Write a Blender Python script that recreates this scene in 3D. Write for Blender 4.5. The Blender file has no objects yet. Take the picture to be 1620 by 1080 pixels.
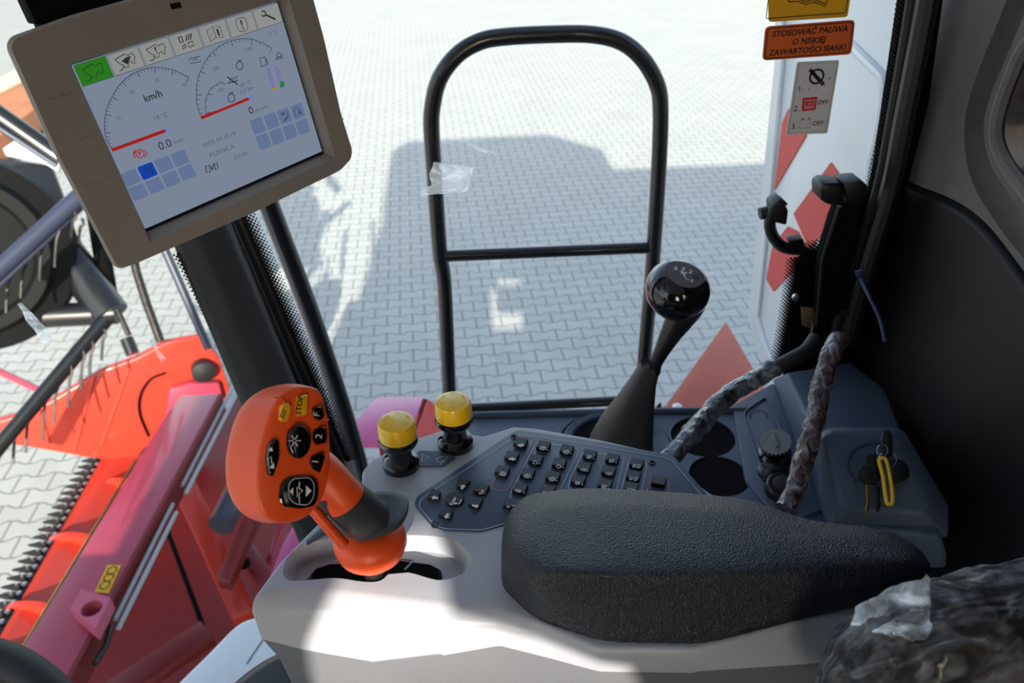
import bpy, bmesh, math, random
from mathutils import Vector as V, Matrix
random.seed(7)
scene = bpy.context.scene
COL = scene.collection
# ------------------------------------------------------------------ camera
CZ = 3.35
F = 1271.0
PITCH, ROLL, YAW = math.radians(32.3), math.radians(1.14), math.radians(3.5)
fw = V((math.sin(YAW)*math.cos(PITCH), math.cos(YAW)*math.cos(PITCH), -math.sin(PITCH)))
r0 = V((math.cos(YAW), -math.sin(YAW), 0)); d0 = fw.cross(r0)
RT = r0*math.cos(ROLL) + d0*math.sin(ROLL)
DN = d0*math.cos(ROLL) - r0*math.sin(ROLL)
CAM = V((0, 0, CZ))
cd = bpy.data.cameras.new('camera'); cam = bpy.data.objects.new('camera', cd); COL.objects.link(cam)
cam.matrix_world = Matrix(((RT.x, -DN.x, -fw.x, 0), (RT.y, -DN.y, -fw.y, 0), (RT.z, -DN.z, -fw.z, CZ), (0, 0, 0, 1)))
cd.sensor_width = 36; cd.lens = F/1620*36; cd.clip_start = 0.02; cd.clip_end = 300
cd.dof.use_dof = True; cd.dof.focus_distance = 0.74; cd.dof.aperture_fstop = 9
scene.camera = cam
# ------------------------------------------------------------------ light
w = bpy.data.worlds.new('sky'); scene.world = w; w.use_nodes = True
nt = w.node_tree; bg = nt.nodes['Background']
sky = nt.nodes.new('ShaderNodeTexSky'); sky.sky_type = 'NISHITA'; sky.sun_disc = False
sky.sun_elevation = math.radians(23); sky.sun_rotation = math.radians(180); sky.dust_density = 1.5
hs = nt.nodes.new('ShaderNodeHueSaturation'); hs.inputs['Saturation'].default_value = .72; hs.inputs['Hue'].default_value = .50
nt.links.new(sky.outputs[0], hs.inputs['Color']); nt.links.new(hs.outputs[0], bg.inputs[0]); bg.inputs[1].default_value = 0.46
SUN = V((0.06, 1, -0.427)).normalized()
sl = bpy.data.lights.new('sun', 'SUN'); sl.energy = 10.5; sl.angle = math.radians(0.6); sl.color = (1, 0.92, 0.80)
so = bpy.data.objects.new('sun', sl); COL.objects.link(so)
so.rotation_euler = SUN.to_track_quat('-Z', 'Y').to_euler(); so.location = (0, -6, 8)
vs = scene.view_settings; vs.view_transform = 'Standard'; vs.look = 'None'; vs.gamma = 1; vs.exposure = 0.0
vs.use_curve_mapping = False
scene.cycles.max_bounces = 8; scene.cycles.transparent_max_bounces = 16
scene.cycles.sample_clamp_indirect = 5
# ------------------------------------------------------------------ points along sight lines at real distances
def ray(px, py): return fw + RT*((px-810)/F) + DN*((py-540)/F)
def pD(px, py, d): return CAM + ray(px, py)*d
def pZ(px, py, z): v = ray(px, py); return CAM + v*(z/v.z)
def pY(px, py, y): v = ray(px, py); return CAM + v*(y/v.y)
def pX(px, py, x): v = ray(px, py); return CAM + v*(x/v.x)
def pP(px, py, O, n):
    v = ray(px, py); return CAM + v*((O-CAM).dot(n)/v.dot(n))
def cv(x, y, z): return RT*x + DN*y + fw*z          # direction given right, down, away
# ------------------------------------------------------------------ materials
def lin(c): return tuple(((x/255)/12.92 if x/255 <= .04045 else ((x/255+.055)/1.055)**2.4) for x in c)+(1,)
MATS = {}
def mat(name, rgb, rough=.5, metal=0, spec=.5, bump=0, bscale=200, var=0, vscale=8, coat=0, emit=0, sheen=0, kind='noise'):
    m = bpy.data.materials.new(name); m.use_nodes = True; n = m.node_tree.nodes; L = m.node_tree.links
    b = n['Principled BSDF']; c = lin(rgb)
    b.inputs['Base Color'].default_value = c; b.inputs['Roughness'].default_value = rough
    b.inputs['Metallic'].default_value = metal; b.inputs['Specular IOR Level'].default_value = spec
    b.inputs['Coat Weight'].default_value = coat; b.inputs['Coat Roughness'].default_value = .08
    b.inputs['Sheen Weight'].default_value = sheen
    tc = n.new('ShaderNodeTexCoord')
    if emit:
        b.inputs['Base Color'].default_value = (.01, .01, .01, 1)
        b.inputs['Emission Color'].default_value = c; b.inputs['Emission Strength'].default_value = emit
    if var:
        t = n.new('ShaderNodeTexNoise'); t.inputs['Scale'].default_value = vscale; t.inputs['Detail'].default_value = 6
        L.new(tc.outputs['Object'], t.inputs['Vector'])
        r = n.new('ShaderNodeMapRange'); r.inputs[1].default_value = .3; r.inputs[2].default_value = .7
        r.inputs[3].default_value = 1-var; r.inputs[4].default_value = 1+var
        L.new(t.outputs['Fac'], r.inputs[0])
        mx = n.new('ShaderNodeVectorMath'); mx.operation = 'SCALE'; mx.inputs[0].default_value = c[:3]
        L.new(r.outputs[0], mx.inputs['Scale']); L.new(mx.outputs[0], b.inputs['Base Color'])
    if bump:
        if kind == 'voronoi':
            t = n.new('ShaderNodeTexVoronoi'); out = t.outputs['Distance']
        else:
            t = n.new('ShaderNodeTexNoise'); t.inputs['Detail'].default_value = 4; out = t.outputs['Fac']
        t.inputs['Scale'].default_value = bscale
        L.new(tc.outputs['Object'], t.inputs['Vector'])
        bp = n.new('ShaderNodeBump'); bp.inputs['Strength'].default_value = bump; bp.inputs['Distance'].default_value = .001
        L.new(out, bp.inputs['Height']); L.new(bp.outputs[0], b.inputs['Normal'])
    MATS[name] = m; return m
def thin_film(name, tint, gloss, rough=.03, haze=0, hazecol=(.8, .85, .9, 1), bump=0, bscale=60, streak=0):
    m = bpy.data.materials.new(name); m.use_nodes = True; n = m.node_tree.nodes; L = m.node_tree.links
    n.remove(n['Principled BSDF']); out = n['Material Output']
    t = n.new('ShaderNodeBsdfTransparent'); t.inputs[0].default_value = tint
    g = n.new('ShaderNodeBsdfGlossy'); g.inputs['Roughness'].default_value = rough
    lw = n.new('ShaderNodeLayerWeight'); lw.inputs['Blend'].default_value = gloss
    mx = n.new('ShaderNodeMixShader'); L.new(lw.outputs['Fresnel'], mx.inputs[0]); L.new(t.outputs[0], mx.inputs[1]); L.new(g.outputs[0], mx.inputs[2])
    last = mx.outputs[0]
    if haze:
        df = n.new('ShaderNodeBsdfDiffuse'); df.inputs[0].default_value = hazecol
        tl = n.new('ShaderNodeBsdfTranslucent'); tl.inputs[0].default_value = hazecol
        a = n.new('ShaderNodeAddShader'); L.new(df.outputs[0], a.inputs[0]); L.new(tl.outputs[0], a.inputs[1])
        m2 = n.new('ShaderNodeMixShader'); m2.inputs[0].default_value = haze
        if streak:
            tc0 = n.new('ShaderNodeTexCoord'); mp0 = n.new('ShaderNodeMapping'); mp0.inputs['Rotation'].default_value = (.3, .5, .9); mp0.inputs['Scale'].default_value = (1, 4, 1.5)
            z0 = n.new('ShaderNodeTexNoise'); z0.inputs['Scale'].default_value = 16; z0.inputs['Detail'].default_value = 8; z0.inputs['Distortion'].default_value = 2.5
            r0_ = n.new('ShaderNodeMapRange'); r0_.inputs[1].default_value = .45; r0_.inputs[2].default_value = .75; r0_.inputs[3].default_value = haze*(.15 if streak == 1 else .5); r0_.inputs[4].default_value = min(.9, haze*2.6)
            L.new(tc0.outputs['Object'], mp0.inputs[0]); L.new(mp0.outputs[0], z0.inputs['Vector']); L.new(z0.outputs['Fac'], r0_.inputs[0]); L.new(r0_.outputs[0], m2.inputs[0])
        L.new(last, m2.inputs[1]); L.new(a.outputs[0], m2.inputs[2]); last = m2.outputs[0]
    if bump:
        tc = n.new('ShaderNodeTexCoord'); nz = n.new('ShaderNodeTexNoise'); nz.inputs['Scale'].default_value = bscale; nz.inputs['Detail'].default_value = 5; nz.inputs['Distortion'].default_value = 1.5
        L.new(tc.outputs['Object'], nz.inputs['Vector'])
        bp = n.new('ShaderNodeBump'); bp.inputs['Strength'].default_value = bump; bp.inputs['Distance'].default_value = .01
        L.new(nz.outputs['Fac'], bp.inputs['Height']); L.new(bp.outputs[0], g.inputs['Normal']); L.new(bp.outputs[0], lw.inputs['Normal'])
        if haze: L.new(bp.outputs[0], df.inputs['Normal'])
    L.new(last, out.inputs[0]); MATS[name] = m; return m
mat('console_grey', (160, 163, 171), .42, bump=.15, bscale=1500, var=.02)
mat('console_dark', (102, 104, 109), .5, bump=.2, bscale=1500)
mat('keypad_blue', (58, 73, 96), .45, bump=.1, bscale=1800)
mat('key_black', (22, 22, 23), .42)
mat('print_white', (225, 225, 225), .6)
mat('print_red', (190, 120, 128), .6)
mat('leather', (17, 23, 32), .34, spec=.6, bump=.7, bscale=900, kind='voronoi')
mat('gloss_black', (8, 8, 9), .12, coat=.5)
mat('satin_black', (20, 21, 23), .38)
mat('matte_black', (6, 6, 7), .9, spec=.15)
mat('frit_ink', (9, 9, 10), .6)
mat('rubber', (26, 26, 27), .6, bump=.2, bscale=400)
mat('grip_grey', (54, 56, 60), .38, bump=.2, bscale=1500)
mat('orange', (232, 80, 24), .38, bump=.15, bscale=1800)
mat('yellow', (238, 190, 20), .35, coat=.3)
mat('button_yellow', (225, 165, 20), .4)
mat('side_blue', (74, 88, 110), .5, bump=.35, bscale=1100)
mat('housing', (146, 138, 132), .5, bump=.15, bscale=1500)
mat('bezel_dark', (10, 10, 11), .4)
mat('pillar', (52, 56, 62), .6, bump=.2, bscale=900)
mat('fabric', (98, 91, 90), .95, bump=.8, bscale=1200, sheen=.4, var=.12, vscale=60)
mat('trim_plastic', (13, 15, 17), .5, spec=.35, bump=.25, bscale=800)
mat('rail_black', (24, 26, 28), .3, bump=.15, bscale=300, coat=.3)
mat('white_paint', (222, 228, 232), .3, coat=.3)
mat('hazard_red', (205, 48, 48), .4)
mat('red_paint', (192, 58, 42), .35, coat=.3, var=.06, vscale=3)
mat('shaded_red_paint', (116, 24, 24), .42, var=.12, vscale=3)  # red paint with shade mixed into its colour
mat('rose_paint', (168, 58, 80), .35, coat=.4, var=.05, vscale=2)
mat('magenta_paint', (176, 66, 122), .35, coat=.3)
mat('rust_paint', (178, 84, 62), .6, var=.06, vscale=10)
mat('steel', (190, 192, 194), .25, metal=1, var=.1, vscale=30)
mat('dark_steel', (64, 62, 60), .4, metal=.8, var=.3, vscale=60)
mat('brass', (176, 140, 84), .3, metal=1)
mat('zinc', (150, 130, 96), .4, metal=.7)
mat('tin_rail', (52, 58, 76), .4)
mat('drum_black', (10, 12, 13), .7, spec=.2)
mat('bracket_pink', (196, 92, 116), .4)
mat('sticker_yellow', (226, 168, 10), .5)
mat('sticker_orange', (214, 96, 34), .5)
mat('sticker_white', (205, 205, 210), .5)
mat('print_black', (12, 12, 12), .5)
mat('off_red', (205, 40, 40), .5)
mat('timber', (190, 120, 80), .8, var=.2, vscale=2)
mat('cream', (230, 215, 180), .8)
mat('beige_cloth', (120, 116, 110), .9)
mat('trim_sleeve', (78, 72, 70), .6, bump=.5, bscale=300, var=.1, vscale=60)
mat('blue_tie', (30, 50, 90), .4)
mat('seat_cloth', (40, 28, 24), .8, bump=.6, bscale=300, var=.4, vscale=25)
mat('pipe_grey', (170, 178, 180), .4)
mat('print_line', (176, 190, 208), .6)
mat('knob_grey', (128, 132, 136), .5)
# screen colours: the display gives off light
S = 1.0
for nme, c in dict(scr_bg=(120, 132, 150), scr_green=(38, 118, 22), scr_tab=(140, 142, 140), scr_ink=(38, 42, 52), scr_soft=(76, 84, 104),
                   scr_tile=(96, 112, 146), scr_tile2=(108, 112, 142), scr_red=(158, 26, 22), scr_blue=(10, 62, 168), scr_line=(60, 68, 86), scr_ball=(108, 130, 178),
                   scr_amber=(170, 130, 40), scr_lilac=(116, 118, 160), scr_green2=(30, 120, 50)).items():
    mat(nme, c, .25, emit=S)
thin_film('glass', (.96, .97, .965, 1), .06, .0)
thin_film('wind_glass', (.88, .89, .88, 1), .12, .0)
thin_film('plastic_film', (.9, .93, .96, 1),   .26, .12, haze=.075, bump=1, bscale=22, streak=1)
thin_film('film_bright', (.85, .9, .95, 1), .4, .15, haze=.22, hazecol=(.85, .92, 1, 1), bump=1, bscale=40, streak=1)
thin_film('tape', (.8, .84, .86, 1), .45, .1, haze=.6, hazecol=(1, 1, 1, 1), bump=1, bscale=60, streak=.4)

class NB:                                         # tiny arithmetic helper for shader nodes
    def __init__(s, m): s.n = m.node_tree.nodes; s.L = m.node_tree.links
    def op(s, o, a, b=None, c=None):
        k = s.n.new('ShaderNodeMath'); k.operation = o
        for i, x in enumerate((a, b, c)):
            if x is None: continue
            if isinstance(x, (int, float)): k.inputs[i].default_value = x
            else: s.L.new(x, k.inputs[i])
        return k.outputs[0]
def paving():
    m = bpy.data.materials.new('paving'); m.use_nodes = True; k = NB(m); n = k.n; L = k.L; o = k.op
    b = n['Principled BSDF']; b.inputs['Roughness'].default_value = .85
    tc = n.new('ShaderNodeTexCoord'); mp = n.new('ShaderNodeMapping'); mp.inputs['Rotation'].default_value = (0, 0, math.radians(-PAVE))
    L.new(tc.outputs['Object'], mp.inputs[0]); sp = n.new('ShaderNodeSeparateXYZ'); L.new(mp.outputs[0], sp.inputs[0])
    x = o('DIVIDE', sp.outputs[0], .205); y = o('DIVIDE', sp.outputs[1], .138)
    j = o('FLOOR', o('ADD', y, .5))
    ph = o('SUBTRACT', x, o('MULTIPLY', j, .5))
    tri = o('ABSOLUTE', o('SUBTRACT', o('FRACT', ph), .5))            # 0..0.5, 0.5 at integers
    wv = o('MULTIPLY', o('MINIMUM', o('MAXIMUM', o('MULTIPLY', o('SUBTRACT', tri, .25), 5), -.5), .5), .19)
    dy = o('SUBTRACT', o('SUBTRACT', y, j), wv)
    row = o('ADD', j, o('SUBTRACT', o('GREATER_THAN', dy, 0), 1))
    xr = o('SUBTRACT', x, o('MULTIPLY', row, .5))
    fx = o('SUBTRACT', o('ABSOLUTE', o('SUBTRACT', o('FRACT', xr), .5)), 0)   # 0 at joints
    jx = o('MULTIPLY', fx, .205); jy = o('MULTIPLY', o('ABSOLUTE', dy), .138)
    dist = o('MINIMUM', jx, jy)
    g = n.new('ShaderNodeMapRange'); g.interpolation_type = 'SMOOTHSTEP'; L.new(dist, g.inputs[0]); g.inputs[1].default_value = .002; g.inputs[2].default_value = .010
    cx = o('FLOOR', o('ADD', xr, .0)); wn = n.new('ShaderNodeTexWhiteNoise'); wn.noise_dimensions = '2D'
    cb = n.new('ShaderNodeCombineXYZ'); L.new(cx, cb.inputs[0]); L.new(row, cb.inputs[1]); L.new(cb.outputs[0], wn.inputs['Vector'])
    nz = n.new('ShaderNodeTexNoise'); nz.inputs['Scale'].default_value = 1.2; nz.inputs['Detail'].default_value = 8; L.new(tc.outputs['Object'], nz.inputs['Vector'])
    v = o('ADD', o('MULTIPLY', wn.outputs['Value'], .07), o('ADD', o('MULTIPLY', nz.outputs['Fac'], .18), .83))
    sc = n.new('ShaderNodeVectorMath'); sc.operation = 'SCALE'; sc.inputs[0].default_value = lin((176, 178, 172))[:3]; L.new(v, sc.inputs['Scale'])
    mx = n.new('ShaderNodeMix'); mx.data_type = 'RGBA'; L.new(g.outputs[0], mx.inputs['Factor']); mx.inputs['A'].default_value = lin((122, 122, 117))
    L.new(sc.outputs[0], mx.inputs['B']); L.new(mx.outputs['Result'], b.inputs['Base Color'])
    bp = n.new('ShaderNodeBump'); bp.inputs['Strength'].default_value = .5; bp.inputs['Distance'].default_value = .004
    L.new(g.outputs[0], bp.inputs['Height']); L.new(bp.outputs[0], b.inputs['Normal'])
    MATS['paving'] = m
PAVE = 2.6
paving()
def wrap_mat(name, base, stripe):
    m = bpy.data.materials.new(name); m.use_nodes = True; n = m.node_tree.nodes; L = m.node_tree.links; b = n['Principled BSDF']
    tc = n.new('ShaderNodeTexCoord'); nz = n.new('ShaderNodeTexNoise'); nz.inputs['Scale'].default_value = 70; nz.inputs['Detail'].default_value = 6; nz.inputs['Distortion'].default_value = 1.2
    L.new(tc.outputs['Object'], nz.inputs['Vector'])
    cr = n.new('ShaderNodeValToRGB'); e = cr.color_ramp.elements; e[0].position = .38; e[0].color = lin(base); e[1].position = .78; e[1].color = lin((160, 168, 180))
    k = cr.color_ramp.elements.new(.52); k.color = lin(stripe)
    L.new(nz.outputs['Fac'], cr.inputs[0]); L.new(cr.outputs[0], b.inputs['Base Color'])
    b.inputs['Roughness'].default_value = .3; b.inputs['Coat Weight'].default_value = 1; b.inputs['Coat Roughness'].default_value = .1
    bp = n.new('ShaderNodeBump'); bp.inputs['Strength'].default_value = 1; bp.inputs['Distance'].default_value = .003
    L.new(nz.outputs['Fac'], bp.inputs['Height']); L.new(bp.outputs[0], b.inputs['Normal']); L.new(bp.outputs[0], b.inputs['Coat Normal'])
    MATS[name] = m
wrap_mat('wrap_dark', (26, 27, 30), (98, 102, 110)); wrap_mat('wrap_red', (24, 22, 26), (84, 54, 58))
# ------------------------------------------------------------------ mesh building
ORG = {}
def catmull(pts, n=6, closed=True):
    out = []; N = len(pts); rng = N if closed else N-1
    for i in range(rng):
        p = [pts[(i+k-1) % N] if closed else pts[max(0, min(N-1, i+k-1))] for k in range(4)]
        for s in range(n):
            t = s/n
            out.append(.5*((2*p[1]) + (p[2]-p[0])*t + (2*p[0]-5*p[1]+4*p[2]-p[3])*t*t + (3*p[1]-p[0]-3*p[2]+p[3])*t*t*t))
    if not closed: out.append(pts[-1].copy())
    return out
def rounded(pts, r, n=4):                       # polygon with rounded corners
    out = []; N = len(pts)
    for i in range(N):
        a, b, c = pts[i-1], pts[i], pts[(i+1) % N]
        la, lc = (a-b).length, (c-b).length; q = min(r, la*.45, lc*.45)
        p0 = b+(a-b).normalized()*q; p1 = b+(c-b).normalized()*q
        for s in range(n+1):
            t = s/n; out.append(p0*(1-t)**2 + b*2*t*(1-t) + p1*t*t)
    return out
def perp(n):
    a = V((0, 0, 1)) if abs(n.z) < .9 else V((1, 0, 0))
    u = n.cross(a).normalized(); return u, n.cross(u).normalized()
class Frame:
    def __init__(s, O, u, v, n=None):
        s.O = O; s.u = u.normalized(); s.v = (v - s.u*v.dot(s.u)).normalized()
        s.n = n or s.u.cross(s.v).normalized()
    def at(s, a, b, c=0): return s.O + s.u*a + s.v*b + s.n*c
    def px(s, x, y, c=0): return pP(x, y, s.O+s.n*c, s.n)
class MB:
    def __init__(s): s.v = []; s.f = []; s.m = []; s.mats = []; s.uv = None
    def mi(s, m):
        if m not in s.mats: s.mats.append(m)
        return s.mats.index(m)
    def add(s, vs, fs, m):
        o = len(s.v); s.v += [V(x) for x in vs]; s.f += [[i+o for i in f] for f in fs]; s.m += [s.mi(m)]*len(fs); return s
    def poly(s, pts, m): return s.add(pts, [list(range(len(pts)))], m)
    def prism(s, pts, vec, m):
        n = len(pts); vs = list(pts)+[p+vec for p in pts]
        fs = [list(range(n)), list(range(2*n-1, n-1, -1))]+[[i, i+n, (i+1) % n+n, (i+1) % n] for i in range(n)]
        return s.add(vs, fs, m)
    def loft(s, rings, m, closed=True, cap0=True, cap1=True):
        n = len(rings[0]); vs = [p for r in rings for p in r]; fs = []
        for k in range(len(rings)-1):
            for i in range(n if closed else n-1):
                j = (i+1) % n; fs.append([k*n+i, k*n+j, (k+1)*n+j, (k+1)*n+i])
        if cap0: fs.append(list(range(n))[::-1])
        if cap1: fs.append([(len(rings)-1)*n+i for i in range(n)])
        return s.add(vs, fs, m)
    def box(s, c, u, v, w, m):                   # half-extent vectors
        return s.prism([c-u-v-w, c+u-v-w, c+u+v-w, c-u+v-w], w*2, m)
    def tube(s, pts, r, m, seg=12, closed=False, caps=True):
        n = len(pts); rs = r if isinstance(r, (list, tuple)) else [r]*n; rings = []
        t0 = (pts[1]-pts[0]).normalized(); u, _ = perp(t0)
        for i, p in enumerate(pts):
            if closed: t = (pts[(i+1) % n]-pts[i-1]).normalized()
            else: t = (pts[min(n-1, i+1)]-pts[max(0, i-1)]).normalized()
            u = (u - t*u.dot(t)).normalized(); w_ = t.cross(u)
            rings.append([p+u*math.cos(a*2*math.pi/seg)*rs[i]+w_*math.sin(a*2*math.pi/seg)*rs[i] for a in range(seg)])
        if closed:
            rings.append(rings[0]); return s.loft(rings, m, cap0=False, cap1=False)
        return s.loft(rings, m, cap0=caps, cap1=caps)
    def lathe(s, prof, O, ax, m, seg=32, su=1, sv=1, u=None):
        ax = ax.normalized()
        if u is None: u, w_ = perp(ax)
        else: u = (u-ax*u.dot(ax)).normalized(); w_ = ax.cross(u)
        rings = [[O+ax*z+(u*math.cos(a*2*math.pi/seg)*su+w_*math.sin(a*2*math.pi/seg)*sv)*max(r, 1e-5) for a in range(seg)] for r, z in prof]
        return s.loft(rings, m, cap0=prof[0][0] > 1e-4, cap1=prof[-1][0] > 1e-4)
    def stroke(s, pts, wd, nrm, m, closed=False):  # flat drawn line
        n = len(pts); L, R = [], []
        for i in range(n):
            a = pts[(i-1) % n] if closed else pts[max(0, i-1)]; b = pts[(i+1) % n] if closed else pts[min(n-1, i+1)]
            t = (b-a); t = t.normalized() if t.length > 1e-9 else V((1, 0, 0)); q = nrm.cross(t).normalized()*wd/2
            L.append(pts[i]+q); R.append(pts[i]-q)
        vs = L+R; fs = [[i, (i+1) % n, (i+1) % n+n, i+n] for i in range(n if closed else n-1)]
        return s.add(vs, fs, m)
    def disc(s, O, u, v, m, seg=24): return s.poly([O+u*math.cos(a*2*math.pi/seg)+v*math.sin(a*2*math.pi/seg) for a in range(seg)], m)
    def text(s, body, size, fr, x, y, m, c=.0003, rot=0, align='CENTER', shear=0, bold=0):
        cu = bpy.data.curves.new('t', 'FONT'); cu.body = body; cu.size = size; cu.align_x = align; cu.align_y = 'CENTER'; cu.shear = shear
        cu.resolution_u = 3; cu.offset = bold
        ob = bpy.data.objects.new('t', cu); me = bpy.data.meshes.new_from_object(ob)
        ca, sa = math.cos(rot), math.sin(rot)
        vs = [fr.at(x+q.co.x*ca-q.co.y*sa, y+q.co.x*sa+q.co.y*ca, c) for q in me.vertices]; fs = [list(p.vertices) for p in me.polygons]
        bpy.data.objects.remove(ob); bpy.data.curves.remove(cu); bpy.data.meshes.remove(me)
        if vs: s.add(vs, fs, m)
        return s
    def build(s, name, parent=None, smooth=35, bevel=0, seg=2, sub=0, org=None, angle=30, cut=(), label=None):
        me = bpy.data.meshes.new(name)
        if parent is not None: O = ORG[parent.name]
        elif org is not None: O = V(org)
        else:
            O = V((sum(v.x for v in s.v)/len(s.v), sum(v.y for v in s.v)/len(s.v), min(v.z for v in s.v)))
        me.from_pydata([v-O for v in s.v], [], s.f)
        for m in s.mats: me.materials.append(MATS[m])
        for p, k in zip(me.polygons, s.m): p.material_index = k
        bm = bmesh.new(); bm.from_mesh(me); bmesh.ops.remove_doubles(bm, verts=bm.verts, dist=1e-6)
        bmesh.ops.recalc_face_normals(bm, faces=bm.faces); bm.to_mesh(me); bm.free()
        ob = bpy.data.objects.new(name, me); COL.objects.link(ob)
        if parent is not None: ob.parent = parent
        else: ob.location = O
        ORG[ob.name] = O
        if bevel:
            b = ob.modifiers.new('b', 'BEVEL'); b.width = bevel; b.segments = seg; b.limit_method = 'ANGLE'; b.angle_limit = math.radians(angle)
        if sub:
            q = ob.modifiers.new('s', 'SUBSURF'); q.levels = sub; q.render_levels = sub
        if bevel or sub: bake(ob)
        for c in cut:
            q = ob.modifiers.new('c', 'BOOLEAN'); q.object = c; q.solver = 'EXACT'; bake(ob)
            bpy.data.objects.remove(c)
        me = ob.data
        if smooth:
            me.shade_smooth(); me.set_sharp_from_angle(angle=math.radians(smooth))
        if label: ob['label'] = label
        return ob
def bake(ob):
    bpy.context.view_layer.update()
    dg = bpy.context.evaluated_depsgraph_get(); me = bpy.data.meshes.new_from_object(ob.evaluated_get(dg)); ob.modifiers.clear()
    ob.data = me
def cutter(mb):
    return mb.build('cutter', smooth=0)
def tag(o, label=None, cat=None, group=None, kind=None):
    if label: o['label'] = label
    if cat: o['category'] = cat
    if group: o['group'] = group
    if kind: o['kind'] = kind
    return o
def thing(name, loc, label, cat, group=None):
    o = bpy.data.objects.new(name, None); o.empty_display_size = .02; COL.objects.link(o); o.location = loc; ORG[o.name] = V(loc)
    return tag(o, label, cat, group)
def R(x, y, z): return V((x, y, z+CZ))            # z given from camera height
UP = V((0, 0, 1)); EX = V((1, 0, 0)); EY = V((0, 1, 0))
def bx(mb, x0, x1, y0, y1, z0, z1, m):
    return mb.box(R((x0+x1)/2, (y0+y1)/2, (z0+z1)/2), EX*(x1-x0)/2, EY*(y1-y0)/2, UP*(z1-z0)/2, m)
# ================================================================== SETTING
st = lambda o: tag(o, kind='structure')
g = MB(); g.add([(-60, -30, 0), (60, -30, 0), (60, 90, 0), (-60, 90, 0)], [[0, 1, 2, 3]], 'paving'); st(g.build('floor', smooth=0, org=(0, 0, 0)))
st(MB().prism([R(x, y, .46) for x, y in [(-1.40, -1.05), (-1.40, .75), (-1.22, 1.08), (.62, 1.12), (1.22, .45), (1.22, -1.05)]], UP*.12, 'white_paint').build('ceiling', bevel=.02, seg=2))
st(bx(MB(), -.15, .62, -.95, .96, -1.5, -1.42, 'rubber').build('cab_floor'))
# side window pane, Y = 1.0
gl = MB(); GY = 1.0
gl.prism([R(-.46, GY, .42), R(.60, GY, .42), R(.57, GY, -.42), R(.46, GY, -.78), R(-.06, GY, -.78), R(-.06, GY, -1.1), R(-.2, GY, -1.1)], EY*.004, 'glass')
st(gl.build('window_1', smooth=0))
# windscreen: leans forward at the top and wraps round to the left
def wx(z): return -.262-.123*(z+.92)
wind = [(0, .955), (-.08, .93), (-.28, .79), (-.58, .48), (-.76, .1), (-.80, -.3), (-.76, -.65), (-.68, -.94)]
wm = MB(); rows = []
for z in (.42, 0, -.5, -1.0, -1.42): rows.append(catmull([R(wx(z)+a, b, z) for a, b in wind], 5, False))
nn = len(rows[0]); wm.loft(rows, 'wind_glass', closed=False, cap0=False, cap1=False)
wo = wm.build('window_2', smooth=80); q = wo.modifiers.new('t', 'SOLIDIFY'); q.thickness = .004; bake(wo); wo.data.shade_smooth(); st(wo)
# corner post between windscreen and side window, with rubber seal
def line_at(pa, pb, y, za, zb):      # extend the sight-found line pa-pb on the plane Y=y to heights za, zb
    a, b = pY(*pa, y), pY(*pb, y); d = (b-a)/(b.z-a.z); return a+d*(za+CZ-a.z), a+d*(zb+CZ-a.z)
t0, t1 = line_at((278, 400), (447, 800), .93, .42, -1.45); q0, q1 = line_at((368, 375), (520, 740), .95, .42, -1.45)
pm = MB()
prof = [(0, 0), (.25, -.018), (.55, -.022), (.85, -.012), (1, 0), (.96, .05), (.1, .05)]
pm.loft([[a+(b-a)*f+EY*y for f, y in prof] for a, b in ((t0, q0), (t1, q1))], 'pillar')
st(pm.build('trim_1', bevel=.006, seg=3))
s0, s1 = line_at((385, 360), (528, 690), .985, .42, -1.45)
e0, e1 = line_at((366, 360), (505, 690), .985, .42, -1.45)
sm = MB(); sm.loft([[a-EY*.012, b-EY*.004, b+EY*.02, a+EY*.02] for a, b in ((e0, s0), (e1, s1))], 'satin_black')
n0 = (s0+e0)/2-EY*.014; n1 = (s1+e1)/2-EY*.014; sm.tube([n0, n1], .004, 'satin_black', 8)
st(sm.build('trim_2', bevel=.003))
YF = GY-.0015
def frit_band(name, pts, wd, y=YF):
    A = [pY(*p, y) for p in pts]; m = MB(); step = .0058; rowv = .0058; sgn = 1 if wd > 0 else -1
    L = [0]
    for i in range(1, len(A)): L.append(L[-1]+(A[i]-A[i-1]).length)
    nrow = int(abs(wd)/(step*.5)); vs, fs = [], []
    for j in range(nrow):
        r = .0027*(1-j/nrow)**.7+.0006; k = 0; s = (j % 2)*rowv*.5
        while s < L[-1]:
            while k < len(A)-2 and L[k+1] < s: k += 1
            t = (A[k+1]-A[k]).normalized(); c = A[k]+t*(s-L[k])+EY.cross(t).normalized()*sgn*(j*step*.5+.0005)
            o = len(vs); vs += [c+V((math.cos(a*math.pi/4)*r, 0, math.sin(a*math.pi/4)*r)) for a in range(8)]; fs.append(list(range(o, o+8))); s += rowv
    m.add(vs, fs, 'frit_ink'); st(m.build(name, smooth=0))
frit_band('trim_3', [(373, 340), (385, 365), (440, 490), (500, 625), (545, 730)], -.028)
frit_band('trim_8', [(290, 400), (325, 470), (366, 555), (420, 660)], .015, .925)
frit_band('trim_4', [(1392, 300), (1411, 220), (1432, 100), (1448, -20)], -.026)
frit_band('trim_5', [(1236, 590), (1250, 520), (1262, 450), (1268, 405), (1300, 398), (1320, 396)], -.024)
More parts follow.
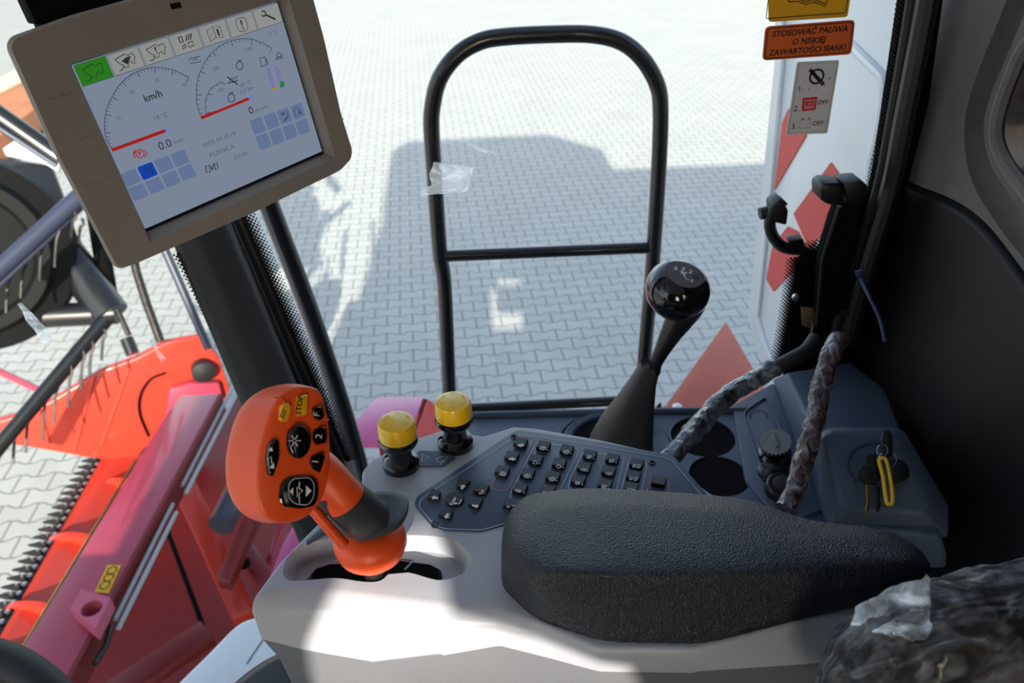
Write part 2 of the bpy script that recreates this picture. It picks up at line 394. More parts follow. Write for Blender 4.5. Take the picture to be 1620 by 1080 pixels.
# lower side wall, rear wall, unseen left wall masking the sun
lw = MB()
bx(lw, -1.36, .60, -1.02, -.95, -1.46, .455, 'trim_plastic')  # carried past the cab front to block sun
hole = [(-.205, -.60), (-.225, -.30), (-.235, -.02), (-.225, .08), (-.195, .145), (-.13, .15), (-.11, .105), (-.03, .085), (.02, .07), (.035, .03), (.035, -.60)]  # opening shaped to drop a sun patch on the console
hc_ = MB().prism([R(x, -1.1, z) for x, z in hole], EY*.3, 'trim_plastic').build('cutter', smooth=0)
st(lw.build('wall_left', cut=[hc_]))
# rear wall: fabric over black plastic
XR = .60
rw = MB(); bx(rw, .64, .70, -.95, 1.05, -1.5, .45, 'trim_plastic'); st(rw.build('wall_rear'))
def px_x(pts, x): return [pX(*p, x) for p in pts]
fb = MB()
fb.prism(catmull(px_x([(1478, -40), (1455, 60), (1436, 150), (1424, 200), (1412, 240), (1406, 268), (1412, 284), (1450, 296), (1500, 316), (1545, 346), (1585, 392), (1625, 450), (1720, 560), (1800, 300), (1800, -60)], XR), 5), EX*.05, 'fabric')
gc = cutter(MB().tube(catmull([pX(*p, XR+.004) for p in [(1640, -60), (1600, 40), (1556, 150), (1546, 210), (1556, 270), (1592, 330), (1640, 390), (1720, 470)]], 5, False), .019, 'fabric', 20))
fo = fb.build('rear_trim_panel', bevel=.012, seg=4, angle=50, cut=[gc], smooth=40)
tag(fo, 'brown-grey fabric covered trim panel on the rear corner beside the window', 'trim panel')
rs = MB(); ring = catmull(px_x([(1640, 60), (1600, 130), (1580, 200), (1588, 245), (1625, 300), (1700, 380), (1760, 200), (1730, 60)], XR-.004), 5)
rs.tube(ring, .010, 'fabric', 10, closed=True)
tag(rs.build('window_surround'), 'curved fabric edging around the rear window in the upper right corner', 'window surround')
rg = MB(); rg.poly([p+EX*.0035 for p in ring], 'gloss_black'); rgo = rg.build('window_3', smooth=0); q = rgo.modifiers.new('t', 'SOLIDIFY'); q.thickness = .006; bake(rgo); st(rgo)
lp = MB()
lp.prism(catmull(px_x([(1412, 288), (1450, 301), (1500, 322), (1543, 353), (1583, 400), (1625, 458), (1740, 620), (1740, 1300), (1480, 1300), (1430, 800), (1395, 660), (1352, 560), (1352, 500), (1368, 420), (1390, 350)], XR-.01), 4), EX*.05, 'trim_plastic')
tag(lp.build('lower_trim_panel', bevel=.008, seg=3, angle=50), 'black plastic lower trim panel on the rear wall behind the key box', 'trim panel')
# rubber seal of the rear window post
sl_ = MB(); A = [pY(*p, .975) for p in [(1452, -60), (1440, 30), (1412, 190), (1390, 300), (1350, 420), (1318, 540)]]
sl_.tube(catmull(A, 5, False), .0085, 'rubber', 10)
A2 = [pY(*p, .955) for p in [(1478, -60), (1462, 30), (1430, 190), (1408, 300), (1372, 420), (1340, 540)]]
sl_.tube(catmull(A2, 5, False), .0125, 'satin_black', 10)
B = [pY(*p, .99) for p in [(1448, -60), (1395, 280), (1330, 560), (1420, 560), (1450, 300), (1500, -60)]]
sl_.prism(B, EY*.03, 'matte_black')
st(sl_.build('trim_6'))
bp_ = MB(); bp_.prism([pY(*p, .992) for p in [(1268, 408), (1294, 402), (1312, 340), (1322, 318), (1392, 296), (1400, 600), (1240, 600), (1250, 520)]], EY*.006, 'matte_black')
st(bp_.build('trim_7'))
# ================================================================== OUTSIDE: harvester body
bd = thing('harvester_body', R(.62, 1.2, -2.5), 'white rear body of the harvester with red hazard stripes outside the window', 'harvester body')
wp = MB(); WX = .62
out = px_x([(1224, -60), (1225, 90), (1204, 300), (1182, 505), (1194, 545), (1216, 590), (1300, 640), (1500, 600), (1560, -60)], WX)
wp.prism(out, EX*.03, 'white_paint'); wp.build('front_panel', bd, bevel=.004)
lip = MB(); lip.tube(px_x([(1240, -60), (1240, 90), (1221, 300), (1200, 500), (1210, 540), (1226, 575)], WX-.002), .006, 'white_paint', 10)
lip.build('panel_edge', bd)
rdg = MB(); rdg.tube(px_x([(1335, 62), (1352, 76), (1398, 122), (1402, 134), (1396, 190), (1380, 260), (1370, 330)], WX-.001), .009, 'white_paint', 10); rdg.build('panel_ridge', bd)
for k, sp in enumerate(([(1247, 172), (1275, 214), (1225, 300), (1226, 292), (1237, 194)], [(1314, 257), (1334, 285), (1318, 345), (1280, 396), (1255, 338)],
           [(1246, 358), (1222, 388), (1212, 441), (1223, 461), (1252, 430), (1278, 396), (1262, 366)])):
    hm = MB(); hm.prism(px_x(sp, WX-.002), EX*.003, 'hazard_red'); hm.build('hazard_stripe', bd, smooth=0, label='red hazard stripe')
bb = MB(); bx(bb, .78, 6, -1.55, 1.60, -2.4, -.22, 'white_paint'); tk = thing('grain_tank', R(2, 0, -3.35), 'large white grain tank body behind the cab', 'tank'); bb.build('hull', tk)
for x_ in (1.4, 4.8):
    for y_ in (-1.3, 1.25): bb = MB(); bb.lathe([(.25, -.25), (.6, -.25), (.68, -.15), (.68, .15), (.6, .25), (.25, .25)], R(x_, y_, -2.67), EY, 'rubber', 40); bb.build('wheel', tk)
bb = MB(); bx(bb, -1.75, -.25, -1.25, .80, -2.5, -1.47, 'white_paint'); bx(bb, -.3, .7, -1.2, .9, -2.4, -1.52, 'white_paint'); bb.build('shade_hull', tk)  # unseen block added to shade the header's rear floor
fcl = lambda p: V((min(p.x, .77), p.y, p.z))
fd = MB(); fd.prism([fcl(pZ(*p, -1.25)) for p in [(1046, 650), (1174, 506), (1196, 545), (1235, 620), (1235, 720), (1046, 690)]], -UP*.02, 'rust_paint')
fd.prism([pZ(*p, -1.25) for p in [(1038, 641), (1046, 634), (1048, 652), (1040, 652)]], -UP*.03, 'matte_black')
fo = fd.build('fender_plate', bevel=.003)
tag(fo, 'rust-red sloping fender plate outside below the white panel', 'fender plate')
bo = MB(); bo.lathe([(.012, 0), (.012, .006), (.006, .011), (0, .012)], pZ(1071, 645, -1.249), UP, 'white_paint', 16)
tag(bo.build('bolt_cap'), 'small white bolt cap on the rust-red fender plate', 'bolt cap')
# handrail
HY = 1.4
hr = thing('handrail', pY(710, 700, HY), 'black tubular handrail with rounded top outside the side window', 'handrail')
hp = [(718, 790), (714, 720), (710, 600), (703, 450), (696, 400), (689, 300), (683, 210), (684, 170), (695, 125), (722, 88), (758, 66), (800, 58), (880, 54), (940, 55), (985, 67), (1018, 95), (1040, 135), (1045, 175), (1043, 250), (1037, 350), (1030, 450), (1020, 560), (1008, 720), (1003, 790)]
hm = MB(); hm.tube(catmull([pY(*p, HY) for p in hp], 6, False), .0145, 'rail_black', 16); hm.build('rail_loop', hr)
m = MB(); bx(m, -.03, .74, 1.2, 1.56, -1.42, -1.36, 'satin_black'); m.build('platform', hr)
for a, b in (((699, 405), (1034, 391)), ((716, 647), (1012, 632))):
    m = MB(); m.tube([pY(*a, HY), pY(*b, HY)], .0115, 'rail_black', 14); m.build('crossbar', hr)
m = MB(); m.tube(catmull([pY(*p, 1.22) for p in [(290, -160), (330, 20), (380, 195), (430, 335), (500, 520), (556, 690), (585, 800)]], 5, False), .0165, 'rail_black', 14)
tag(m.build('mirror_arm'), 'dark tubular mirror arm slanting down outside the window behind the joystick', 'mirror arm')
# magenta fender of the header drive, with a sloping guard in front of it
mf = thing('side_guard', pZ(620, 700, -1.9), 'magenta-red sheet metal guard seen behind the yellow push knobs', 'side guard')
m = MB(); zt = -1.7
m.prism([pZ(*p, zt) for p in [(595, 628), (668, 627), (678, 632), (652, 705), (560, 700), (560, 668)]], -UP*.02, 'magenta_paint'); m.build('top_plate', mf, bevel=.004)
m = MB(); a = [pZ(*p, zt) for p in [(678, 632), (652, 705)]]; b = [pZ(720, 665, -2.0), pZ(690, 745, -2.0)]
m.prism([a[0], a[1], b[1], b[0]], V((-.02, .01, 0)), 'hazard_red'); m.build('side_plate', mf, label='red side plate')
m = MB(); m.prism([pZ(*p, -1.85) for p in [(560, 665), (560, 760), (520, 800), (470, 910), (440, 910), (415, 940), (452, 850), (500, 770)]], -UP*.02, 'magenta_paint'); m.build('sloping_plate', mf, bevel=.003)
m = MB(); pq = pZ(610, 680, -1.72); m.tube([pq, V((pq.x, pq.y, .0))], .03, 'shaded_red_paint', 12); m.build('support_post', mf)
for p in [(661, 676), (623, 668 - 2)]:
    m = MB(); m.lathe([(.007, 0), (.007, .004), (.003, .006), (0, .0065)], pZ(p[0], p[1], zt), UP, 'white_paint', 12)
    if p[0] == 623: m.build('bolt', mf, label='pale bolt head')
# white curved panel low outside the windscreen
m = MB(); zz = -1.3
o1 = [pZ(*p, zz) for p in [(225, 1150), (270, 1090), (330, 1030), (372, 988), (400, 975), (430, 970), (470, 985), (560, 1060), (560, 1150)]]
m.prism(catmull(o1, 4), -UP*.03, 'white_paint'); m.stroke([pZ(*p, zz+.001) for p in [(390, 1050), (410, 1020), (424, 1000)]], .003, UP, 'console_dark')
tag(m.build('body_corner_panel', bevel=.01, seg=3), 'white rounded body panel outside, left below the console', 'body panel')
# ================================================================== HEADER
hd = thing('grain_header', pZ(200, 850, -2.7), 'red grain header with knife bar and pipes seen through the windscreen', 'grain header')
zk = -2.62
def part(mb, name, par=hd, **k): return mb.build(name, par, **k)
# knife guards: pointed fingers along the front edge
ka, kb = pZ(0, 985, zk), pZ(166, 712, zk); kd = (kb-ka).normalized(); kn = V((-kd.y, kd.x, 0))
if kn.x > 0: kn = -kn
ka = ka-kd*.5
m = MB(); m.prism([ka-kn*.04, kb-kn*.04, kb+kn*.01, ka+kn*.01], -UP*.02, 'dark_steel'); part(m, 'knife_bar', bevel=.003)
n_g = int((kb-ka).length/.047)
for i in range(n_g):
    c = ka+kd*(.047*(i+.5)); m = MB()
    m.loft([[c+kd*s*wd+kn*a+UP*h for s, h in ((-1, z0), (1, z0), (1, z1), (-1, z1))] for a, wd, z0, z1 in ((0, .013, -.012, .012), (.035, .010, -.01, .012), (.085, .003, -.002, .004))], 'dark_steel')
    m.lathe([(.011, 0), (.011, .008), (0, .012)], c-kn*.016+UP*.01, UP, 'steel', 8); m.lathe([(.007, 0), (.006, .006), (0, .008)], c+kn*.018+UP*.01, UP, 'steel', 8)  # steel studs added to give the guards glints
    part(m, 'knife_guard')
# floor plate behind the knife
m = MB(); a0, a1 = pZ(-40, 1075, -2.6), pZ(175, 700, -2.6); b0, b1 = pZ(85, 1040, -2.75), pZ(232, 720, -2.75)
m.prism([a0, a1, pZ(215, 690, -2.6), pZ(300, 735, -2.8), pZ(60, 1150, -2.8), pZ(-60, 1150, -2.65)], -UP*.02, 'red_paint'); part(m, 'floor_plate', bevel=.004)
# auger flights bulging under the beam
for (px, py, rr) in ((178, 775, .13), (108, 868, .16), (40, 975, .15), (-20, 1060, .15)):
    m = MB(); c = pZ(px+20, py+10, -2.74); m.lathe([(.001, -.01), (rr, -.012), (rr, .012), (.001, .01)], c, kd+UP*.15, 'red_paint', 32); part(m, 'auger_flight')
m = MB(); m.tube([pZ(-20, 1130, -2.75), pZ(240, 720, -2.75)], .09, 'shaded_red_paint', 20); part(m, 'auger_tube')
# beam
zb = -1.95
top = [(95, 1085), (70, 1120), (330, 1120), (330, 1100), (375, 625), (320, 650)]
A_, B_ = pZ(30, 1033, zb), pZ(262, 655, zb); C_, D_ = pZ(100, 1080, zb), pZ(347, 622, zb)
m = MB(); m.prism([A_-(B_-A_)*.3, B_, pZ(285, 625, zb), D_, C_-(D_-C_)*.3], -UP*.03, 'rose_paint'); part(m, 'main_beam', bevel=.006, label='rose-red beam top')
m = MB(); c0 = C_-(D_-C_)*.3; m.prism([c0, D_, D_-UP*.09, c0-UP*.09], V((.012, -.006, 0)), 'shaded_red_paint'); part(m, 'beam_side')
m = MB(); m.tube([pZ(26, 1040, zb-.03), pZ(215, 727, zb-.03)], .005, 'brass', 8); part(m, 'edge_strip')
for p0, p1 in (((182, 980), (273, 797)), ((187, 994), (279, 810)), ((288, 768), (368, 612)), ((294, 780), (378, 616))):
    m = MB(); m.tube([pZ(*p0, zb-.04), pZ(*p1, zb-.04)], .0075, 'pipe_grey', 10); part(m, 'hydraulic_pipe', label='pale grey pipe')
m = MB(); m.tube([pZ(150, 1050, zb-.04), pZ(168, 1020, zb-.04), pZ(176, 990, zb-.04)], .009, 'dark_steel', 10); part(m, 'pipe_fitting')
m = MB(); fr = Frame(pZ(172, 915, zb), kd, V((kd.y, -kd.x, 0)))
m.prism([pZ(*p, zb+.002) for p in [(170, 894), (192, 894), (172, 939), (150, 937)]], UP*.002, 'sticker_yellow')
for q_ in ((177, 902), (172, 913), (166, 925)): c = pZ(*q_, zb+.0045); m.stroke([c+fr.u*math.cos(a)*.016+fr.v*math.sin(a)*.014 for a in [k*math.pi/8 for k in range(16)]], .004, UP, 'print_black', True)
part(m, 'warning_sticker', label='yellow warning sticker')
m = MB(); br = [pZ(*p, zb+.05) for p in [(128, 931), (175, 945), (150, 995), (111, 962)]]; cb = cutter(MB().lathe([(.03, -.1), (.03, .1)], pZ(145, 962, zb+.05), UP, 'bracket_pink', 20))
m.prism(br, -UP*.05, 'bracket_pink'); part(m, 'lifting_bracket', cut=[cb], label='pink bracket with a round hole')
# back wall, floor and braces, shade put into the darker red
m = MB(); m.prism([pZ(*p, -2.75) for p in [(60, 1200), (140, 1030), (275, 800), (375, 620), (460, 640), (520, 700), (480, 1000), (480, 1200)]], -UP*.02, 'shaded_red_paint'); part(m, 'rear_floor', label='red inner floor, coloured dark as in shade')
def bar(a, b, za, zb_, w_, m_='shaded_red_paint', nm='brace', h=.05, **k):
    p, q_ = pZ(*a, za), pZ(*b, zb_); t = (q_-p).normalized(); s = t.cross(UP).normalized(); mm = MB(); c = (p+q_)/2
    mm.box(c, (q_-p)/2, s*w_/2, UP*h/2, m_); return part(mm, nm, bevel=.005, **k)
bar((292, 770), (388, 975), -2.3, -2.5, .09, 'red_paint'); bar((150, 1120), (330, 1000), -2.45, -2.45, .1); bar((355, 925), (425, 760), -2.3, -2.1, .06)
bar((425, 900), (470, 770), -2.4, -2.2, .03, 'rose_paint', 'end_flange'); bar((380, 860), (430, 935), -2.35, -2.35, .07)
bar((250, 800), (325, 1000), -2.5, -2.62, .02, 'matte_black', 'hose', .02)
m = MB(); m.tube([pZ(350, 830, -2.2), pZ(378, 770, -2.2)], .05, 'tin_rail', 16); part(m, 'hydraulic_cylinder', label='grey-blue hydraulic cylinder')
m = MB(); m.lathe([(.025, 0), (.025, .01), (.01, .012), (0, .012)], pZ(386, 893, -2.3), UP, 'matte_black', 12); part(m, 'bolt')
# end divider panel, upright sheet on the far side
zt_, PY = -2.0, None
f0 = pZ(-30, 730, -2.75); f1 = pZ(330, 640, -2.75)
pn = (f1-f0).normalized().cross(UP).normalized()
E_ = [(-30, 668), (60, 640), (160, 580), (215, 560), (262, 535), (318, 525), (345, 560), (362, 610), (345, 660), (300, 720), (230, 700), (210, 725), (130, 715), (50, 700), (-30, 690)]
O_ = pZ(200, 640, -2.35)
m = MB(); m.prism([pP(*p, O_, pn) for p in E_], pn*.04, 'red_paint'); part(m, 'end_divider', bevel=.01, seg=3, label='bright orange-red end panel')
for a, b in (((60, 640), (78, 700)), ((150, 592), (118, 712)), ((205, 580), (160, 705))):
    m = MB(); m.tube([pP(*a, O_+pn*.04, pn), pP(*b, O_+pn*.04, pn)], .008, 'red_paint', 8); part(m, 'panel_crease')
m = MB(); m.tube(catmull([pP(*p, O_+pn*.05, pn) for p in [(262, 590), (238, 600), (222, 625), (221, 655), (235, 690)]], 6, False), .006, 'matte_black', 8); part(m, 'cable', label='thin black cable')
m = MB(); m.lathe([(.055, -.02), (.055, .03), (.02, .045), (0, .045)], pP(321, 585, O_+pn*.07, pn), pn, 'rubber', 20); part(m, 'round_cap', label='black round cap')
m = MB(); m.prism([pP(*p, O_+pn*.05, pn) for p in [(262, 640), (268, 610), (300, 600), (345, 600), (352, 625), (330, 640), (335, 680), (262, 690)]], pn*.04, 'rose_paint'); part(m, 'gear_cover', bevel=.01, label='rose-red cover')
m = MB(); m.tube([pZ(-10, 583, -2.3), pZ(62, 617, -2.3)], .018, 'rose_paint', 10); part(m, 'crop_rod', label='rose-red rod')
# ------------------------------------------------------------------ reel
rl = thing('header_reel', pD(100, 520, 3.6), 'black harvester reel with bent tines behind the display screen', 'reel')
def dbar(pts, r, m_, nm, par=rl, seg=12, **k):
    mm = MB(); mm.tube([pD(*p) for p in pts], r, m_, seg); return part(mm, nm, par, **k)
dbar([(-60, 775, 3.2), (168, 505, 3.5)], .032, 'rail_black', 'reel_bat')
dbar([(-30, 452, 3.1), (140, 298, 3.3)], .036, 'tin_rail', 'reel_bat', label='blue-grey reel tube')
dbar([(-30, 478, 3.1), (130, 328, 3.3)], .01, 'tin_rail', 'tine_rod', label='thin grey rod')
dbar([(-40, 505, 3.6), (185, 494, 3.7)], .055, 'rail_black', 'reel_arm')
dbar([(60, 340, 3.7), (175, 498, 3.7)], .085, 'rail_black', 'reel_arm'); dbar([(-40, 408, 3.8), (120, 400, 3.8)], .085, 'rail_black', 'reel_arm')
dbar([(150, 330, 3.75), (178, 505, 3.75)], .04, 'matte_black', 'reel_arm'); dbar([(0, 430, 3.75), (8, 495, 3.75)], .03, 'rail_black', 'reel_arm')
def tine(x, y, L_, d, bend=-8, par=rl):
    mm = MB(); mm.tube(catmull([pD(x, y, d), pD(x+2, y+10, d), pD(x+bend*.3, y+L_*.35, d), pD(x+bend*.6, y+L_*.7, d), pD(x+bend*.7, y+L_, d)], 4, False), .006, 'dark_steel', 6); part(mm, 'tine', par)
for x, y, L_ in ((15, 425, 70), (38, 410, 62), (68, 372, 72), (92, 355, 68), (118, 335, 40), (130, 345, 40)): tine(x, y, L_, 3.25)
for x, y, L_ in ((25, 672, 62), (45, 650, 66), (72, 618, 80), (90, 600, 70), (112, 578, 66), (132, 555, 60), (146, 540, 55), (165, 520, 50)): tine(x, y, L_, 3.4, -6)
dd = MB(); dd.lathe([(.001, .12), (.12, .12), (.14, .09), (.26, .07), (.28, .10), (.33, .10), (.35, .06), (.42, .03), (.43, -.05), (.3, -.1), (.001, -.1)], pD(-50, 405, 3.5), cv(.35, .15, -.9), 'drum_black', 48)
part(dd, 'reel_drum', rl, label='large black ribbed end disc')
m = MB(); m.prism([pD(x, y, 3.9) for x, y in [(5, 235), (40, 212), (95, 250), (92, 272), (70, 258), (10, 246)]], fw*.02, 'white_paint'); part(m, 'white_shield', rl, label='white sheet shield')
m = MB(); m.prism([pD(x, y, 4.0) for x, y in [(0, 250), (80, 262), (110, 340), (60, 330), (0, 280)]], fw*.02, 'rail_black'); part(m, 'dark_shield', rl)
dbar([(-20, 170, 3.3), (95, 250, 3.4)], .042, 'rail_black', 'support_tube'); dbar([(-20, 190, 3.27), (90, 262, 3.37)], .012, 'tin_rail', 'support_rod')
dbar([(210, 400, 3.5), (216, 430, 3.5), (232, 480, 3.5), (254, 540, 3.5)], .018, 'dark_steel', 'lift_rod'); dbar([(186, 490, 3.5), (204, 530, 3.5)], .012, 'dark_steel', 'lift_rod')
dbar([(200, 535, 3.5), (210, 560, 3.5)], .028, 'rail_black', 'lift_rod')
dbar([(250, 370, 3.2), (330, 552, 3.3)], .017, 'tin_rail', 'lift_cylinder', label='slim blue-grey lift cylinder')
# timber behind, far left
m = MB(); m.prism([pZ(*p, -3.0) for p in [(-80, 170), (50, 110), (70, 160), (-60, 260)]], -UP*.3, 'timber'); tb = m.build('timber_stack', bevel=.02)
tag(tb, 'low orange-brown stack of timber far away at the left edge behind the display', 'timber stack')
m = MB(); m.prism([pZ(*p, -2.999) for p in [(-80, 165), (50, 105), (58, 122), (-70, 185)]], UP*.05, 'cream'); tb = m.build('timber_board', bevel=.01)
tag(tb, 'pale cream board lying on top of the far timber stack', 'board')
# ================================================================== CONSOLE
DK = -.50
cs = thing('control_console', pZ(700, 850, -1.4), 'light grey operator console with keypad, lever slot and dark lower band', 'console')
front = [  # deck px, mid (px,z), crease, lower crease, bottom
 ((402, 943), (395, 965, -.508), (411, 1010, -.535), (440, 1042, -.56), (470, 1100, -.66)),
 ((470, 928), (460, 962, -.508), (481, 1028, -.54), (500, 1078, -.585), (520, 1140, -.66)),
 ((560, 937), (552, 972, -.508), (590, 1047, -.545), (600, 1100, -.60), (610, 1160, -.68)),
 ((680, 952), (680, 985, -.508), (695, 1034, -.5425), (695, 1080, -.59), (690, 1130, -.68)),
 ((780, 960), (783, 990, -.508), (791, 1021, -.54), (800, 1063, -.58), (800, 1120, -.68)),
 ((845, 982), (850, 1003, -.508), (870, 1041, -.54), (880, 1078, -.58), (880, 1130, -.68)),
 ((948, 1026), (948, 1037, -.506), (948, 1062, -.53), (950, 1098, -.58), (950, 1140, -.68)),
 ((1102, 1027), (1102, 1038, -.506), (1102, 1062, -.53), (1100, 1090, -.58), (1100, 1140, -.68)),
 ((1270, 983), (1274, 990, -.506), (1281, 1051, -.53), (1285, 1085, -.58), (1285, 1140, -.68)),
 ((1345, 975), (1350, 985, -.506), (1370, 1040, -.53), (1375, 1080, -.58), (1380, 1140, -.68)),
 ((1450, 940), (1455, 960, -.51), (1480, 1010, -.53), (1490, 1060, -.58), (1500, 1100, -.68))]
back = [(1450, 900), (1290, 870), (1190, 812), (1136, 788), (1091, 755), (1047, 716), (947, 694), (845, 676), (812, 674), (788, 682), (765, 689), (702, 679), (652, 695), (588, 726), (573, 744), (573, 762), (508, 822), (446, 884)]
rings = [[], [], [], [], []]
for dk, mi, c1, c2, bt in front:
    rings[0].append(pZ(*dk, DK)); rings[1].append(pZ(*mi)); rings[2].append(pZ(*c1)); rings[3].append(pZ(*c2)); rings[4].append(pZ(*bt))
cen = pZ(800, 880, DK)
for p in back:
    P = pZ(*p, DK); i_ = (cen-P).normalized()
    rings[0].append(P); rings[1].append(P-UP*.008-i_*.001); rings[2].append(P-UP*.035+i_*.002); rings[3].append(P-UP*.08+i_*.012); rings[4].append(P-UP*.17+i_*.04)
m = MB(); n = len(rings[0])
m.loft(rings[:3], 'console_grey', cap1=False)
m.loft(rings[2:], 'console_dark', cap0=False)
# shallow oval recess, then the slot in it
ov = [(449, 896), (462, 872), (500, 856), (560, 850), (620, 846), (690, 848), (725, 858), (745, 880), (738, 902), (715, 914), (690, 917), (650, 906), (622, 903), (602, 918), (575, 920), (530, 914), (480, 918), (452, 916)]
ovc = pZ(595, 885, DK)
o0 = catmull([pZ(*p, DK) for p in ov], 4)
def shr(pts, f, dz): return [ovc+(p-ovc)*f+UP*dz for p in pts]
cut1 = cutter(MB().loft([shr(o0, 1.04, .01), o0, shr(o0, .95, -.006), shr(o0, .90, -.0165)], 'console_grey'))
slot = [(480, 912), (498, 890), (520, 883), (560, 882), (620, 876), (680, 884), (697, 893), (700, 905), (690, 915), (600, 923), (520, 920)]
cut2 = cutter(MB().prism([pZ(*p, DK-.01)+UP*.02 for p in slot], -UP*.09, 'console_grey'))
body = m.build('console_body', cs, cut=[], bevel=0, smooth=0)
q = body.modifiers.new('b', 'BEVEL'); q.width = .006; q.segments = 4; q.limit_method = 'ANGLE'; q.angle_limit = math.radians(14); bake(body)
for c in (cut1, cut2):
    q = body.modifiers.new('c', 'BOOLEAN'); q.object = c; q.solver = 'EXACT'; bake(body); bpy.data.objects.remove(c)
body.data.shade_smooth(); body.data.set_sharp_from_angle(angle=math.radians(24))
m = MB(); m.prism([pZ(*p, DK-.0175) for p in [(486, 905), (503, 887), (560, 879), (620, 873), (682, 883), (694, 894), (690, 915), (600, 923), (510, 916)]], -UP*.004, 'matte_black'); m.build('slot_shade', cs, label='black sheet giving the slot its shade')  # black sheet added so the slot's depth reads dark
m = MB()
for a, b in (((655, 886), (640, 901)), ((654, 886), (634, 884))): m.tube([pZ(*a, DK-.012), pZ(*b, DK-.014)], .0009, 'steel', 6)
m.build('gate_spring', cs, label='bright steel gate spring')
# keypad
kfr = Frame(pZ(860, 760, DK), (pZ(1007, 737, DK)-pZ(860, 709, DK)), pZ(860, 709, DK)-pZ(823, 777, DK))
kn_ = UP
pad = [(818, 682), (940, 700), (1064, 722), (1128, 795), (1150, 850), (860, 860), (835, 822), (800, 832), (762, 843), (700, 841), (682, 833), (655, 800), (660, 787)]
K = lambda x, y, c=0: pZ(x, y, DK+c)
m = MB(); m.prism(rounded([K(*p, -.001) for p in pad], .006), UP*.0022, 'keypad_blue'); kp = m.build('keypad_panel', cs, bevel=.0005, label='blue-grey keypad plate')
ORG[kp.name] = ORG[cs.name]
def mark_on(mb, pts, wd, c, m_='print_white', closed=False): mb.stroke([K(x, y, c) for x, y in pts], wd, UP, m_, closed)
m = MB(); m.stroke(rounded([K(*p, .0016) for p in [(822, 687), (940, 704), (1060, 725), (1120, 795), (1130, 850), (862, 850), (838, 815), (800, 827), (762, 838), (702, 836), (686, 829), (662, 800), (667, 788)]], .006), .0007, UP, 'print_line', True)
m.build('keypad_outline', kp, smooth=0, label='thin pale outline of the keypad')
for pts, c in (([(838, 691), (846, 694), (841, 705), (803, 775), (793, 777), (776, 773), (783, 757), (826, 690)], 'print_red'),
               ([(853, 699), (915, 710), (912, 722), (884, 778), (878, 800), (806, 788), (810, 775), (846, 703)], 'print_line'),
               ([(924, 713), (987, 724), (984, 738), (972, 790), (898, 772), (902, 758)], 'print_line'),
               ([(995, 728), (1024, 734), (1017, 765), (1010, 800), (980, 795), (984, 770)], 'print_line'),
               ([(1030, 757), (1058, 761), (1058, 790), (1022, 790), (1024, 775)], 'print_red')):
    m = MB(); m.stroke(rounded([K(*p, .0017) for p in pts], .004), .0008, UP, c, True); m.build('key_group_line', kp, smooth=0)
for p in ((688, 831), (813, 691), (1032, 732)):
    m = MB(); m.lathe([(.0032, 0), (.0032, .0012), (.0018, .0012), (.0016, .0002), (0, .0002)], K(*p, .001), UP, 'satin_black', 14); m.build('screw', kp)
us, vs_ = kfr.u, kfr.v
KH = .0052
def kframe(x, y, c=KH): return Frame(K(x, y, c), us, vs_, UP)
def base_key(x, y, w_=.0062, h_=.0056, shape=None):
    mb = MB(); f = kframe(x, y, 0)
    pts = shape(f) if shape else [f.at(-w_, -h_), f.at(w_, -h_), f.at(w_, h_), f.at(-w_, h_)]
    o = [p+UP*.0008 for p in rounded(pts, .0012, 3)]; c = sum(o, V((0, 0, 0)))/len(o)
    mb.loft([o, [p+UP*.0034 for p in o], [c+(p-c)*.88+UP*.0044 for p in o]], 'key_black'); return mb, kframe(x, y, .0053)
def ln(mb, f, pts, wd=.00075, closed=False, m_='print_white'): mb.stroke([f.at(a*.001, b*.001, .00005) for a, b in pts], wd, UP, m_, closed)
def circ(cx, cy, r, a0=0, a1=360, n=14): return [(cx+r*math.cos(math.radians(a0+(a1-a0)*k/n)), cy+r*math.sin(math.radians(a0+(a1-a0)*k/n))) for k in range(n+1)]
def fill(mb, f, pts, m_='print_white'): mb.poly([f.at(a*.001, b*.001, .00005) for a, b in pts], m_)
def sign(mb, f, s):
    ln(mb, f, [(2.9, -1), (4.5, -1)]) if s else None
    if s == '+': ln(mb, f, [(3.7, -1.8), (3.7, -.2)])
